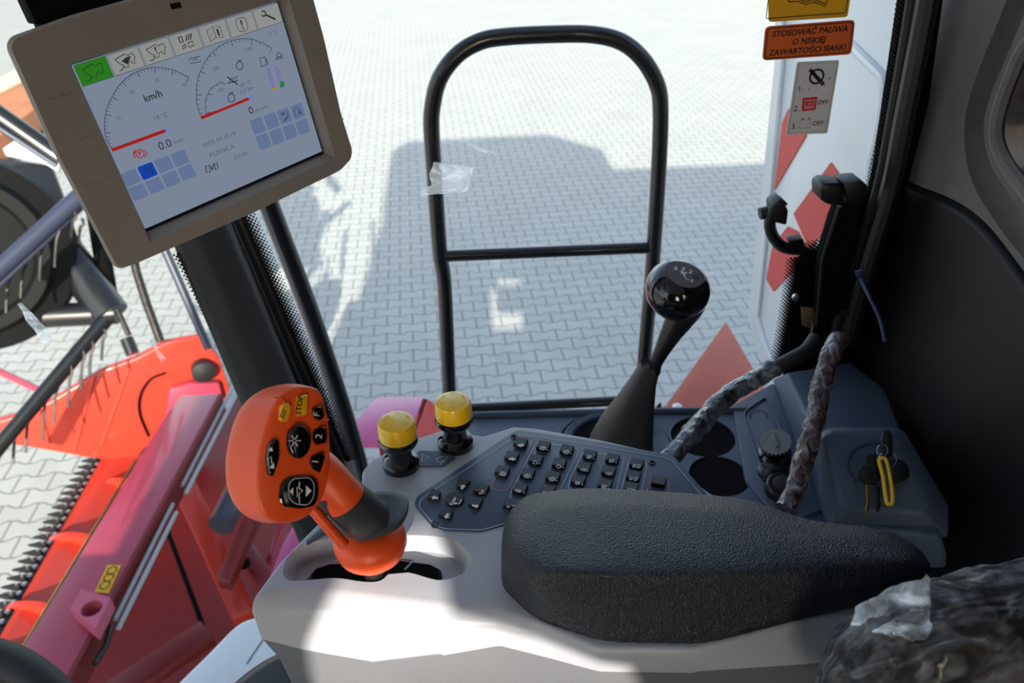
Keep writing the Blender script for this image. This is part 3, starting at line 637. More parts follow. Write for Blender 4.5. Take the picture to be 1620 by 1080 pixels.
def icon(mb, f, kind, s=None):
    if kind == 'hare': fill(mb, f, [(-3.6, -1.5), (-2.5, 1), (0, 1.8), (.5, 3.4), (1.5, 2), (3.6, 1), (3, -.5), (1, -1), (2, -2.6), (-1, -2.4)])
    if kind == 'turtle': fill(mb, f, [(-3.6, -1.2), (-2.4, 1.5), (0, 2.6), (2.2, 1.3), (3.6, .9), (3.4, -.6), (1.8, -1.2), (1.5, -2.2), (.5, -1.3), (-1.6, -1.3), (-2, -2.3), (-2.8, -1.3)])
    if kind == 'snail':
        ln(mb, f, circ(0, .5, 2.2), .0007); ln(mb, f, circ(0, .5, 1), .0006); ln(mb, f, [(-3.5, -2.3), (3, -2.3), (3.4, 1)], .0008)
    if kind == 'ring': ln(mb, f, circ(-.8, 0, 2.6)); ln(mb, f, circ(-.8, 0, 1.1)); ln(mb, f, [(-4, -1), (-3.2, -1)]); sign(mb, f, s)
    if kind == 'drop': ln(mb, f, circ(-.5, -.8, 2), closed=False); ln(mb, f, [(-2.2, 0), (-2, 2.6), (0, 1.2)]); sign(mb, f, s)
    if kind == 'fan': [ln(mb, f, [(-1+2.4*math.cos(a), 2.4*math.sin(a)), (-1-2.4*math.cos(a), -2.4*math.sin(a))]) for a in (0, 1.05, 2.1)]; ln(mb, f, circ(-3.6, .2, 1.2)); sign(mb, f, s)
    if kind == 'sieve': [ln(mb, f, [(-3.2, q), (1.6, q+.4)]) for q in (-1.6, 0, 1.6)]; ln(mb, f, [(-1.4, -2.6), (-.2, 2.8)]); sign(mb, f, s)
    if kind == 'grain': [ln(mb, f, [(q, -2), (q+1.6, 2.2)]) for q in (-2.4, -.6, 1)]; ln(mb, f, [(-3.6, .3), (-2.6, .3)]); sign(mb, f, s)
    if kind == 'lamp': ln(mb, f, circ(1, 0, 2.3, -90, 90)+[(1, 2.3), (1, -2.3)]); [ln(mb, f, [(-.4, q), (-3.6, q-.7)]) for q in (-1.5, 0, 1.5)]; ln(mb, f, [(-3.4, 2), (-.6, -2.4)])
    if kind == 'cup': ln(mb, f, [(-2.5, 2), (-2.5, -2), (1, -2), (1, 2)], closed=True); ln(mb, f, [(2, 2), (3.2, -2)]); ln(mb, f, [(3.4, 2), (4.2, -1)])
    if kind == 'dots': ln(mb, f, circ(-2.6, -1, .8)); ln(mb, f, [(0, 1), (2, 2.4), (2.4, .4)])
keys = [(824, 704, 'hare', 0), (810, 726, 'turtle', 0), (795, 749, 'snail', 0),
 (860, 709, 'ring', '+'), (848, 731, 'drop', '+'), (835, 753, 'ring', '+'), (823, 777, 'fan', '+'),
 (897, 715, 'ring', '-'), (885, 737, 'drop', '-'), (875, 758, 'ring', '-'), (867, 780, 'fan', '-'),
 (933, 723, 'sieve', '+'), (924, 743, 'grain', '+'), (915, 764, 'sieve', '+'),
 (969, 729, 'sieve', '-'), (963, 749, 'grain', '-'), (957, 770, 'sieve', '-'),
 (1007, 737, 'lamp', 0), (1002, 757, 'lamp', 0), (998, 775, 'cup', 0), (1042, 766, None, 0), (809, 801, 'dots', 0)]
for x, y, ic, s in keys:
    mb, f = base_key(x, y); 
    if ic: icon(mb, f, ic, s)
    mb.build('key', kp, smooth=40, label='black key with a white symbol' if ic else 'blank black key')
def arrow(mb, f, ang):
    ca, sa = math.cos(ang), math.sin(ang); r_ = lambda p: (p[0]*ca-p[1]*sa, p[0]*sa+p[1]*ca)
    fill(mb, f, [r_(p) for p in [(3.2, 0), (.4, 2.8), (.4, 1.2), (-3, 1.2), (-3, -1.2), (.4, -1.2), (.4, -2.8)]])
en = K(720, 793)
for x, y in ((688, 787), (732, 770), (752, 800), (707, 816)):
    dv = (K(x, y)-en); dv.normalize(); ang = math.atan2(dv.dot(vs_), dv.dot(us)); sd = UP.cross(dv)
    shp = lambda f, dv=dv, sd=sd: [f.O-dv*.005-sd*.0042, f.O+dv*.0055-sd*.0062, f.O+dv*.0055+sd*.0062, f.O-dv*.005+sd*.0042]
    mb, f = base_key(x, y, shape=shp); arrow(mb, f, ang); mb.build('arrow_key', kp, smooth=40, label='black key with a white arrow')
mb, f = base_key(762, 778); fr = Frame(f.O, -vs_*-1, -us, UP); mb.text('Esc', .0046, fr, 0, 0, 'print_white', .00006, bold=.0001); mb.build('escape_key', kp, smooth=40)
mb = MB(); mb.lathe([(.0085, .0008), (.0085, .0036), (.0075, .0046), (0, .0047)], en, UP, 'key_black', 28)
f = kframe(720, 793, .0053); fr = Frame(f.O+us*-.0018, vs_, -us, UP); mb.text('Enter', .0048, fr, 0, 0, 'print_white', .0001, bold=.0001)
mb.stroke([f.at(.0045, .004, .0001), f.at(.0045, -.002, .0001), f.at(.0015, -.002, .0001)], .0011, UP, 'print_white'); fill(mb, f, [(-.6, -2), (1.8, -.4), (1.8, -3.6)]); mb.build('enter_key', kp, smooth=40)
# symbol plate between the push knobs
m = MB(); m.prism([K(*p) for p in [(655, 725), (663, 714), (692, 715), (717, 718), (720, 726), (702, 738), (665, 738)]], UP*.0012, 'keypad_blue')
m.stroke([K(*p, .0014) for p in [(667, 730), (669, 718), (678, 724)]], .0007, UP, 'print_white', True)
m.stroke([K(*p, .0014) for p in [(690, 725), (700, 722), (709, 722), (702, 730), (694, 731)]], .0006, UP, 'print_white', True); m.stroke([K(*p, .0014) for p in [(697, 735), (702, 727)]], .0006, UP, 'print_white')
m.build('symbol_plate', cs, smooth=0, label='small blue-grey plate with a triangle')
m = MB(); m.prism([K(*p) for p in [(484, 858), (520, 826), (548, 818), (552, 830), (510, 848), (486, 864)]], UP*.002, 'keypad_blue'); m.build('side_cover', cs, bevel=.001)
# ------------------------------------------------------------------ yellow push knobs
def push_knob(x, y, label, h=1.0):
    O = pZ(x, y, DK); t = thing('push_knob', O, label, 'push knob', 'yellow-capped push knobs on the console')
    s = h
    m = MB(); m.lathe([(.0172*s, 0), (.0172*s, .006), (.0150*s, .009), (.0115*s, .011), (.0105*s, .020), (.0120*s, .026), (.0170*s, .0275), (.0185*s, .031), (.0180*s, .035), (.0165*s, .036)], O, UP, 'gloss_black', 40); m.build('knob_stem', t)
    m = MB(); m.lathe([(.0172*s, .035), (.0178*s, .037), (.0172*s, .049), (.0160*s, .0520), (.0132*s, .0532), (0, .0535)], O, UP, 'yellow', 40); c = m.build('knob_cap', t, label='yellow cap')
    ORG[c.name] = ORG[t.name]
    m = MB()
    for k in range(6):
        a0 = k*math.pi/3+.2; m.stroke([O+V((math.cos(a0+j*.12)*.0112, math.sin(a0+j*.12)*.0112, .0537)) for j in range(5)], .0009, UP, 'button_yellow')
    m.build('cap_marks', c, smooth=0)
push_knob(635, 736, 'yellow-capped black push knob nearer the orange joystick')
push_knob(721, 703, 'yellow-capped black push knob nearer the keypad corner')
# ------------------------------------------------------------------ armrest pad
cols = [((793, 925), (794, 885), (812, 852)), ((812, 952), (812, 912), (836, 880)), ((848, 984), (846, 934), (866, 900)), ((890, 1002), (890, 942), (905, 908)), ((955, 1021), (945, 945), (948, 910)), ((1040, 1024), (1030, 948), (1030, 912)), ((1115, 1024), (1110, 950), (1105, 912)),
 ((1190, 1006), (1195, 948), (1200, 908)), ((1262, 986), (1280, 940), (1275, 900)), ((1350, 965), (1360, 935), (1350, 895)), ((1455, 945), (1455, 915), (1430, 890))]
r_b, r_m, r_t = [], [], []
for b, mi, t in cols: r_b.append(pZ(*b, -.499)); r_m.append(pZ(*mi, -.470)); r_t.append(pZ(*t, -.456))
for mi, t in (((1475, 895), (1440, 882)), ((1445, 858), (1415, 868)), ((1385, 833), (1365, 850)), ((1300, 824), (1290, 842)), ((1245, 810), (1236, 828)), ((1200, 793), (1192, 814)), ((1130, 782), (1126, 805)), ((1040, 775), (1040, 799)), ((940, 770), (944, 795)), ((868, 775), (878, 799)), ((822, 788), (842, 812)), ((797, 828), (818, 832))):
    P = pZ(*mi, -.468); r_m.append(P); r_t.append(pZ(*t, -.456)); r_b.append(V((P.x, P.y-.001, CZ-.499)))
r_b, r_m, r_t = catmull(r_b, 3), catmull(r_m, 3), catmull(r_t, 3)
c_ = sum(r_t, V((0, 0, 0)))/len(r_t)
mx_ = lambda A, B, f: [a*(1-f)+b*f for a, b in zip(A, B)]
m = MB(); m.loft([mx_(r_b, r_m, .0), mx_(r_b, r_m, .08), mx_(r_b, r_m, .5), mx_(r_b, r_m, .86), mx_(r_b, r_m, 1), mx_(r_m, r_t, .2), mx_(r_m, r_t, .6), r_t, [c_+(p-c_)*.8+UP*.0015 for p in r_t], [c_+(p-c_)*.4+UP*.003 for p in r_t]], 'leather')
po = m.build('armrest', sub=1, smooth=180)
tag(po, 'long black grained leather armrest pad lying on the grey console', 'armrest')
# ================================================================== JOYSTICK
jc = pZ(589, 886, -.487)
js = thing('joystick', jc, 'orange multifunction joystick with black grip and buttons', 'joystick')
hn = cv(.62, -.06, -.78).normalized(); hO = pD(465, 715, .545)
hf = Frame(hO, cv(.75, .25, .6), cv(.1, -1, .05), hn); hf = Frame(hO, hn.cross(cv(-.05, 1, 0)).normalized()*-1, cv(0, -1, 0) - hn*cv(0, -1, 0).dot(hn), hn)
if hf.u.dot(RT) < 0: hf.u = -hf.u
face = [(500, 612), (468, 608), (440, 624), (420, 668), (407, 725), (404, 785), (416, 820), (445, 829), (475, 824), (500, 808), (517, 775), (523, 730), (522, 680), (515, 640), (508, 620)]
rear = [(480, 606), (440, 604), (400, 617), (371, 648), (354, 712), (353, 775), (374, 813), (405, 829), (440, 828), (465, 812), (480, 780), (485, 735), (483, 685), (480, 645), (482, 618)]
F_ = [hf.px(*p) for p in face]; B_ = [hf.px(*p, -.03) for p in rear]; fc = sum(F_, V((0, 0, 0)))/15; bc = sum(B_, V((0, 0, 0)))/15
m = MB(); m.loft([[bc+(p-bc)*.6-hn*.014 for p in B_], [bc+(p-bc)*.9-hn*.006 for p in B_], B_, [a*.5+b*.5-(fc-(a+b)/2)*.0 for a, b in zip(F_, B_)], [f+(b-f)*.10 for f, b in zip(F_, B_)], F_, [fc+(p-fc)*.95+hn*.0008 for p in F_], [fc+(p-fc)*.85+hn*.0015 for p in F_], [fc+(p-fc)*.5+hn*.003 for p in F_]], 'orange')
hd_ = m.build('head', js, sub=2, smooth=180)
def on(pts, c=.004): return [hf.px(x, y, c) for x, y in pts]
def button(pts, m_, name, r=.0015, h=.0035, **k):
    o = rounded(on(pts, .0005), r, 3); c = sum(o, V((0, 0, 0)))/len(o)
    mb = MB(); mb.loft([o, [p+hn*h for p in o], [c+(p-c)*.86+hn*(h+.0012) for p in o]], m_); return mb
TOP = .0055
b = button([(441, 640), (455, 635), (457, 650), (450, 668), (439, 666)], 'button_yellow', 'b', .003)
b.stroke(on([(443, 660), (448, 646), (452, 650), (447, 662)], TOP), .0007, hn, 'print_black'); b.build('button', js, smooth=50, label='yellow button with a dark symbol')
b = button([(467, 628), (484, 623), (482, 656), (465, 659)], 'button_yellow', 'b', .0015)
fr = Frame(hf.px(474, 641, TOP), hf.px(476, 628, TOP)-hf.px(472, 656, TOP), hf.px(466, 641, TOP)-hf.px(482, 641, TOP), hn); b.text('STOP', .0054, fr, 0, 0, 'print_black', 0, bold=.0001); b.build('button', js, smooth=50, label='yellow button reading STOP')
for txt, q_, c in (('F', [(492, 643), (505, 642), (510, 658), (503, 666), (493, 660)], (501, 655)), ('2', [(493, 680), (509, 673), (514, 687), (513, 700), (496, 704), (492, 695)], (505, 690)), ('1', [(490, 720), (508, 714), (511, 722), (503, 748), (491, 741), (487, 730)], (499, 730))):
    b = button(q_, 'gloss_black', 'b', .0015)
    fr = Frame(hf.px(*c, TOP), hf.px(c[0]+2, c[1]-10, TOP)-hf.px(c[0]-2, c[1]+10, TOP), hf.px(c[0]-8, c[1], TOP)-hf.px(c[0]+8, c[1], TOP), hn)
    b.text(txt, .0068, fr, 0, 0, 'print_white', 0); b.build('button', js, smooth=50, label='black button marked '+txt)
b = button([(452, 682), (460, 673), (474, 672), (484, 682), (487, 700), (481, 717), (468, 726), (456, 720), (450, 705)], 'gloss_black', 'b', .004, .006)
for a in range(6): b.stroke([hf.px(466, 697, .0084)+(hf.u*math.cos(a*math.pi/3)+hf.v*math.sin(a*math.pi/3))*q for q in (.0008, .0045)], .0006, hn, 'print_white')
b.build('thumb_wheel', js, smooth=50, label='black round thumb switch with a white star')
b = button([(430, 692), (438, 696), (439, 722), (430, 752), (422, 752), (418, 725), (422, 703)], 'gloss_black', 'b', .002)
for q_ in ([(424, 713), (430, 707), (432, 714)], [(426, 740), (433, 731), (434, 741)]): b.poly(on(q_, .006), 'print_white')
b.stroke(on([(425, 737), (424, 725), (429, 722), (430, 733)], .006), .0006, hn, 'print_white'); b.build('rocker_switch', js, smooth=50)
b = button([(446, 757), (460, 752), (490, 752), (499, 762), (500, 783), (494, 799), (470, 804), (445, 800), (438, 790), (440, 768)], 'gloss_black', 'b', .003, .004)
T2 = .0064
b.stroke(rounded(on([(464, 757), (490, 755), (497, 765), (497, 785), (488, 799), (466, 797), (456, 785), (457, 765)], T2), .003), .0004, hn, 'print_white', True)
for q_ in ([(458, 777), (464, 771), (464, 783)], [(493, 776), (484, 768), (484, 786)]): b.poly(on(q_, T2), 'print_white')
b.stroke(on([(474, 762), (473, 772), (479, 776), (473, 780), (474, 796)], T2), .0007, hn, 'print_white'); b.stroke(on([(470, 770), (470, 786)], T2), .0005, hn, 'print_white')
b.build('paddle_switch', js, smooth=50, label='large black rounded switch with two white arrows')
for q_ in ([(433, 628), (448, 632), (462, 662), (486, 664)], [(485, 668), (520, 664)], [(486, 710), (520, 706)]):
    m = MB(); m.tube(catmull(on(q_, .0015), 4, False), .0007, 'orange', 6); m.build('mould_line', js, smooth=60)
m = MB(); m.tube(catmull([pD(*p) for p in [(470, 720, .575), (505, 745, .575), (530, 772, .578), (548, 792, .583)]], 4, False), .0152, 'orange', 28); m.build('neck', js, smooth=60)
m = MB(); m.tube(catmull([pD(*p) for p in [(520, 766, .577), (540, 785, .585), (562, 804, .596), (583, 822, .611)]], 4, False), [.0157+.0002*k for k in range(13)], 'grip_grey', 28)
m.build('grip_sleeve', js, smooth=60, bevel=.001, label='dark grey grip sleeve')
fo_ = [(560, 792), (585, 780), (612, 776), (636, 779), (645, 788), (643, 808), (630, 829), (605, 842), (575, 849), (548, 844), (528, 826), (522, 808)]
P0 = pZ(600, 815, -.437); fl = (UP+cv(-.12, 0, 0)).normalized()
oo = catmull([pP(*p, P0, fl) for p in fo_], 4); oc = sum(oo, V((0, 0, 0)))/len(oo)
m = MB(); m.loft([[oc+(p-oc)*.8-fl*.004 for p in oo], [p-fl*.0035 for p in oo], oo, [oc+(p-oc)*.94+fl*.0012 for p in oo], [oc+(p-oc)*.7+fl*.0005 for p in oo], [oc+(p-oc)*.4-fl*.000 for p in oo]], 'grip_grey')
m.build('palm_rest', js, smooth=50, label='dark grey flared palm rest')
m = MB(); m.lathe([(0, 0), (.009, .0), (.019, .0045), (.0262, .013), (.0286, .021), (.0275, .028), (.024, .034), (.012, .037)], jc-UP*.001, UP+EX*.03, 'orange', 40); m.build('base_bowl', js, smooth=60)
m = MB(); m.tube(catmull([pD(*p) for p in [(487, 795, .578), (512, 825, .583), (545, 862, .592)]], 5, False), .0042, 'orange', 10); m.build('spine', js, smooth=60)
m = MB(); m.tube([jc-UP*.045, jc+UP*.004], .008, 'dark_steel', 20); m.build('shaft', js, smooth=60, label='metal shaft')
# ================================================================== DISPLAY TERMINAL
mn = cv(.702, .299, -.646).normalized(); mu = cv(.695, -.486, .531).normalized(); mv = -cv(.155, .822, .549).normalized()
mO = CAM+cv(-.297, -.226, .798); mf_ = Frame(mO, mu, mv, mn)
tm = thing('display_terminal', mO-mn*.05, 'beige-grey display terminal with a lit instrument screen', 'display')
M = lambda x, y, c=0: mf_.px(x, y, c)
SC = [mf_.at(-.105, .0788), mf_.at(.105, .0788), mf_.at(.105, -.0788), mf_.at(-.105, -.0788)]
ho = [(10, 72), (18, 58), (110, 25), (300, -28), (455, -66), (482, -58), (514, 60), (541, 180), (559, 238), (557, 252), (540, 270), (400, 338), (215, 418), (192, 426), (180, 421), (172, 405), (90, 250)]
H0 = rounded([M(*p, .010) for p in ho], .006, 3); hc = sum(H0, V((0, 0, 0)))/len(H0)
m = MB(); m.loft([[hc+(p-hc)*.82-mn*.052 for p in H0], [hc+(p-hc)*.93-mn*.048 for p in H0], [hc+(p-hc)*.985-mn*.012 for p in H0], [p-mn*.002 for p in H0], [hc+(p-hc)*.985+mn*.0015 for p in H0]], 'housing')
wn_ = [mf_.at(x, y, .04) for x, y in ((-.108, .0815), (.112, .0815), (.112, -.0835), (-.108, -.0835))]
cw = cutter(MB().loft([[V(p) for p in (mf_.at(-.1065, .080, -.012), mf_.at(.1100, .080, -.012), mf_.at(.1100, -.0845, -.012), mf_.at(-.1065, -.0845, -.012))],
                       [mf_.at(-.1065, .080, .002), mf_.at(.1100, .080, .002), mf_.at(.1100, -.0845, .002), mf_.at(-.1065, -.0845, .002)],
                       [mf_.at(-.112, .084, .016), mf_.at(.1135, .084, .016), mf_.at(.1135, -.0885, .016), mf_.at(-.112, -.091, .016)]], 'housing'))
m.build('housing', tm, smooth=30, cut=[cw])
for q_ in ([(75, 156), (118, 142)], [(105, 228), (150, 212)], [(130, 294), (178, 278)], [(165, 353), (206, 338)], [(465, 30), (492, 18)], [(486, 88), (512, 76)], [(500, 143), (527, 131)], [(517, 200), (543, 188)]):
    a, b2 = M(*q_[0], .0118), M(*q_[1], .0118); m = MB(); t_ = (b2-a).normalized(); s_ = mn.cross(t_)
    m.loft([[a-s_*.0012-mn*.0008, b2-s_*.0012-mn*.0008, b2+s_*.0012-mn*.0008, a+s_*.0012-mn*.0008], [a-s_*.0003+mn*.0006, b2-s_*.0003+mn*.0006, b2+s_*.0003+mn*.0006, a+s_*.0003+mn*.0006]], 'housing'); m.build('soft_key', tm)
m = MB(); m.prism([M(*p, .0112) for p in [(268, 6), (284, 3), (287, 12), (271, 15)]], mn*.0012, 'bezel_dark'); m.build('light_sensor', tm, label='small black light sensor')
m = MB(); m.prism([mf_.at(-.107, .081, -.0085), mf_.at(.111, .081, -.0085), mf_.at(.111, -.086, -.0085), mf_.at(-.107, -.086, -.0085)], mn*.001, 'bezel_dark'); m.build('screen_border', tm, smooth=0, label='black screen border')
m = MB(); m.prism([p-mn*.0005 for p in SC], -mn*.006, 'scr_bg'); sc_ = m.build('screen', tm, smooth=0, label='lit pale blue-grey screen'); ORG[sc_.name] = ORG[tm.name]
def sp(x, y, c=.0002): return mf_.px(x, y, c)
def sline(mb, pts, wd=.0006, m_='scr_ink', closed=False): mb.stroke([sp(*p, .0004) for p in pts], wd, mn, m_, closed)
def spoly(mb, pts, m_, c=.0002): mb.poly([sp(*p, c) for p in pts], m_)
def quad(cx, cy, ax, ay): return None
tu = V((1, 0, 0))
def tabq(i):                                        # quad i of seven along the top edge, in screen plane units
    x0 = -.105+.030*i+.0004; x1 = x0+.0286; return x0, x1
for i in range(7):
    x0, x1 = tabq(i); y0, y1 = .0605, .0788; m = MB()
    m.poly([mf_.at(x0, y0, .0002), mf_.at(x1, y0, .0002), mf_.at(x1, y1, .0002), mf_.at(x0, y1, .0002)], 'scr_green' if i == 0 else 'scr_tab')
    m.stroke([mf_.at(a, b_, .0003) for a, b_ in ((x0, y0), (x1, y0), (x1, y1), (x0, y1))], .0006, mn, 'scr_line', True)
    cx, cy = (x0+x1)/2, (y0+y1)/2
    q = lambda pts, wd=.0008, cl=False, m_='scr_ink': m.stroke([mf_.at(cx+a*.001, cy+b_*.001, .0005) for a, b_ in pts], wd, mn, m_, cl)
    fl_ = lambda pts, m_='scr_ink': m.poly([mf_.at(cx+a*.001, cy+b_*.001, .0005) for a, b_ in pts], m_)
    comb = [(-9, 4), (1, 6), (3, 4), (8, 5), (9, 1), (7, -1), (7, -4), (5, -4), (4, -1), (1, -2), (0, -5), (-3, -5), (-4, -2), (-6, -1), (-9, 4)]
    if i in (0, 1, 2): q(comb, .0007); q([(-9, -6), (-6, -6), (-4, -3)])
    if i == 1: fl_([(-4, 1), (1, 3), (6, 3), (3, 0), (0, -3), (-2, -1)])
    if i == 2: fl_([(-1.5, 4), (.3, 4), (-.2, 0), (-1, 0)]); fl_([(-1.2, -.8), (-.2, -.8), (-.2, -1.8), (-1.2, -1.8)])
    if i == 3: q([(-6, 6), (-3, 6), (-3, 1), (-6, 1)], .0012, True); [q([(a, 1), (a+3, 6)], .0011) for a in (0, 2.4, 4.8)]; q([(-6, -3), (-1, -1.5)]); q([(-6, -5), (-1, -3.5)]); q([(1, -5), (1, -1), (6, -1), (6, -5)], .0009, True)
    if i == 4: q([(-7, 4), (0, 6), (0, -4), (-7, -6)], .0007, True); q([(0, 6), (7, 4), (7, -6), (0, -4)], .0007, True); fl_([(2.5, 3), (4.5, 2.5), (4.5, -4), (2.5, -3)]); q([(-6, -3), (-2, 1)], .0005, m_='scr_red')
    if i == 5: q(rounded([V((-5.5, 5.5, 0)), V((5.5, 5.5, 0)), V((5.5, -5.5, 0)), V((-5.5, -5.5, 0))], 3) and [(p.x, p.y) for p in rounded([V((-5.5, 6, 0)), V((5.5, 6, 0)), V((5.5, -6, 0)), V((-5.5, -6, 0))], 4)], .0006, True); fl_([(-1, 4), (1, 4), (.5, -1.5), (-.5, -1.5)]); fl_([(-.7, -2.5), (.7, -2.5), (.7, -4), (-.7, -4)])
    if i == 6: q([(-2, 2), (7, -5)], .0018); q(circ(-4, 3.5, 2.4, 200, 480), .0013)
    m.build('screen_tab', sc_, smooth=0, label='green tab with a combine symbol' if i == 0 else None)
def ellipse_pts(keys, n=6): return catmull([V((x, y, 0)) for x, y in keys], n, False)
def dial(keys, ctr, nticks, majors, nm, label=None):
    e = [sp(p.x, p.y, .0004) for p in ellipse_pts(keys)]; m = MB(); m.stroke(e, .0007, mn, 'scr_line'); c = sp(*ctr, .0004)
    L = [0]
    for i in range(1, len(e)): L.append(L[-1]+(e[i]-e[i-1]).length)
    for k in range(nticks+1):
        s = L[-1]*k/nticks; i = max(1, next((j for j in range(len(L)) if L[j] >= s-1e-9), len(L)-1)); f = (s-L[i-1])/max(1e-9, L[i]-L[i-1]); p = e[i-1]+(e[i]-e[i-1])*f
        ln_ = .0052 if k % majors == 0 else .0028; m.stroke([p, p+(c-p).normalized()*ln_], .0005 if k % majors else .0008, mn, 'scr_line')
    return m
fs_ = Frame(mO+mn*.0004, mu, mv, mn)
def stext(mb, s, size, x, y, m_='scr_soft', bold=0): p = sp(x, y, .0004)-fs_.O; mb.text(s, size, fs_, p.dot(mu), p.dot(mv), m_, .0001, bold=bold)
m = dial([(178, 238), (167, 215), (166, 185), (176, 155), (198, 125), (232, 108), (268, 109), (299, 122)], (264, 207), 40, 5, '')
m.poly([sp(*p, .0006) for p in [(178, 240), (176, 235), (261, 204), (263, 209)]], 'scr_red'); m.disc(sp(264, 207, .0005), mu*.0035, mv*.0035, 'scr_ball')
stext(m, 'km/h', .009, 242, 152, 'scr_ink', .00015); stext(m, '19 °C', .0062, 254, 185); stext(m, '0.0', .011, 261, 229, 'scr_ink'); stext(m, 'km/h', .005, 282, 223)
for t_, x, y in (('40', 292, 134), ('30', 248, 127), ('20', 208, 146), ('10', 187, 187)): stext(m, t_, .0046, x, y)
m.build('speed_dial', sc_, smooth=0)
m = dial([(319, 187), (311, 160), (313, 125), (328, 92), (356, 68), (390, 61), (415, 68), (430, 76)], (396, 155), 30, 5, '')
m2 = dial([(326, 180), (325, 160), (334, 140), (350, 130)], (396, 155), 6, 3, ''); m.add(m2.v, m2.f, 'scr_line')
m.poly([sp(*p, .0006) for p in [(319, 189), (317, 184), (357, 169), (392, 154), (395, 158), (358, 173)]], 'scr_red'); m.disc(sp(397, 154, .0005), mu*.0033, mv*.0033, 'scr_ball')
stext(m, '0', .011, 397, 175, 'scr_ink'); stext(m, 'obr./min', .0048, 413, 172); stext(m, '55 °C', .0056, 389, 133); stext(m, '0.0 Bar', .0056, 391, 142)
stext(m, '1 000', .005, 392, 79); stext(m, '500', .005, 342, 109); stext(m, '100', .005, 348, 143)
for x, y in ((379, 104), (366, 155)):
    sline(m, [(x+5.5*math.cos(a*.7), y+6.5*math.sin(a*.7)) for a in range(9)], .0009, 'scr_ink', True); sline(m, [(x-3, y-8), (x+3, y-9)], .0009)
sline(m, [(359, 121), (376, 134)], .0012); [sline(m, [(360+k*4, 132-k), (364+k*4, 130-k)], .001) for k in range(4)]; [sline(m, [(362+k*5, 128-k), (368+k*4, 122-k)], .0006) for k in range(3)]
m.build('engine_dial', sc_, smooth=0)
m = MB()
sline(m, [(213, 244), (213.5, 238)], .001, 'scr_red'); sline(m, [(221.5+6.5*math.cos(a*.63), 243+7*math.sin(a*.63)) for a in range(10)], .0009, 'scr_red', True); stext(m, 'P', .006, 221.5, 243, 'scr_red', .0002)
sline(m, [(214, 236), (211, 243), (214, 250)], .0009, 'scr_red'); sline(m, [(229, 236), (232, 242), (229, 249)], .0009, 'scr_red')
m.build('brake_symbol', sc_, smooth=0, label='red parking brake symbol')
m = MB(); stext(m, '10:53, 04.10.19', .0062, 346, 221); stext(m, 'PSZENICA', .0062, 351, 239); stext(m, '0.0 l/h', .0058, 381, 246); stext(m, '-20 °C', .0045, 430, 52)
sline(m, [(325, 263), (331, 261), (333, 271), (327, 273)], .001, 'scr_ink', True); sline(m, [(333, 262), (336, 269)], .001); sline(m, [(336, 269), (338, 258)], .0009); sline(m, [(339, 259), (343, 257), (345, 267), (341, 269)], .001, 'scr_ink', True)
sline(m, [(299, 93), (316, 89), (318, 97), (301, 101)], .0008, 'scr_line', True); sline(m, [(305, 95), (312, 93)], .0008, 'scr_line')
m.build('screen_text', sc_, smooth=0)
m = MB()
sline(m, [(411, 92), (419, 90), (422, 103), (414, 105)], .0009, 'scr_ink', True); sline(m, [(421, 93), (424, 101)], .0008); sline(m, [(436, 92), (447, 88)], .001); sline(m, [(437, 88), (440, 83), (445, 86)], .0008); sline(m, [(436, 95), (448, 91)], .0007)
for x, y, mm_ in ((420, 108, 'scr_lilac'), (433, 104, 'scr_lilac')):
    spoly(m, [(x, y), (x+7, y-2), (x+17, y+33), (x+10, y+35)], mm_)
spoly(m, [(443, 130), (449, 128), (450, 137), (444, 139)], 'scr_green2', .0005); spoly(m, [(429, 140), (437, 138), (438, 141), (430, 143)], 'scr_amber', .0005)
m.build('fuel_gauge', sc_, smooth=0)
def tile_grid(P00, P30, P01, nm):                    # centres px of first, last-in-row, first of second row
    a, b_, c = sp(*P00), sp(*P30), sp(*P01); du = (b_-a)/3; dv_ = c-a
    for r_ in range(2):
        for k in range(4):
            o = a+du*k+dv_*r_; t1 = du.normalized()*du.length*.44; t2 = dv_.normalized()*min(dv_.length, du.length*1.05)*.44; blue = nm == 'l' and r_ == 0 and k == 1
            m = MB(); m.poly(rounded([o-t1-t2, o+t1-t2, o+t1+t2, o-t1+t2], .0015, 2), 'scr_blue' if blue else 'scr_tile')
            q = lambda pts, wd=.0007: m.stroke([o+mn*.0003+t1*x+t2*y for x, y in pts], wd, mn, 'scr_ink', False)
            if blue: q([(x*.12, y*.12) for x, y in circ(0, 0, 3.5)]); q([(.55, -.6), (.55, .6)]); q([(-.3, 0), (.3, .1), (0, .4)])
            if nm == 'r' and r_ == 0 and k == 2: q([(-.4, .6), (.6, 0), (.6, -.5)]); q([(-.4, .6), (.6, .3)]); q([(x*.09-.3, y*.09-.4) for x, y in circ(0, 0, 2)]); q([(.1, -.6), (.1, -.2)])
            if nm == 'r' and r_ == 0 and k == 3: q([(-.6, .5), (-.6, -.2), (-.2, -.6), (.3, -.2), (0, .3)]); q([(.1, 0), (.6, .6)]); q([(.6, 0), (0, .6)])
            m.build('status_tile', sc_, smooth=0, label='blue tile with a dark symbol' if blue else None)
tile_grid((207, 281), (285, 250), (219, 304), 'l'); tile_grid((408, 199), (471, 176), (417, 224), 'r')
m = MB(); c0 = M(120, 0, -.03); m.box(M(160, 10, -.062), mu*.06, mv*.03, mn*.012, 'matte_black'); m.tube([M(250, 60, -.06), pY(330, 120, .90)], .016, 'matte_black', 16); m.box(M(120, -14, -.012), mu*.045, mv*.016, mn*.012, 'matte_black'); m.build('mounting_bracket', tm, bevel=.002, label='black mounting bracket')
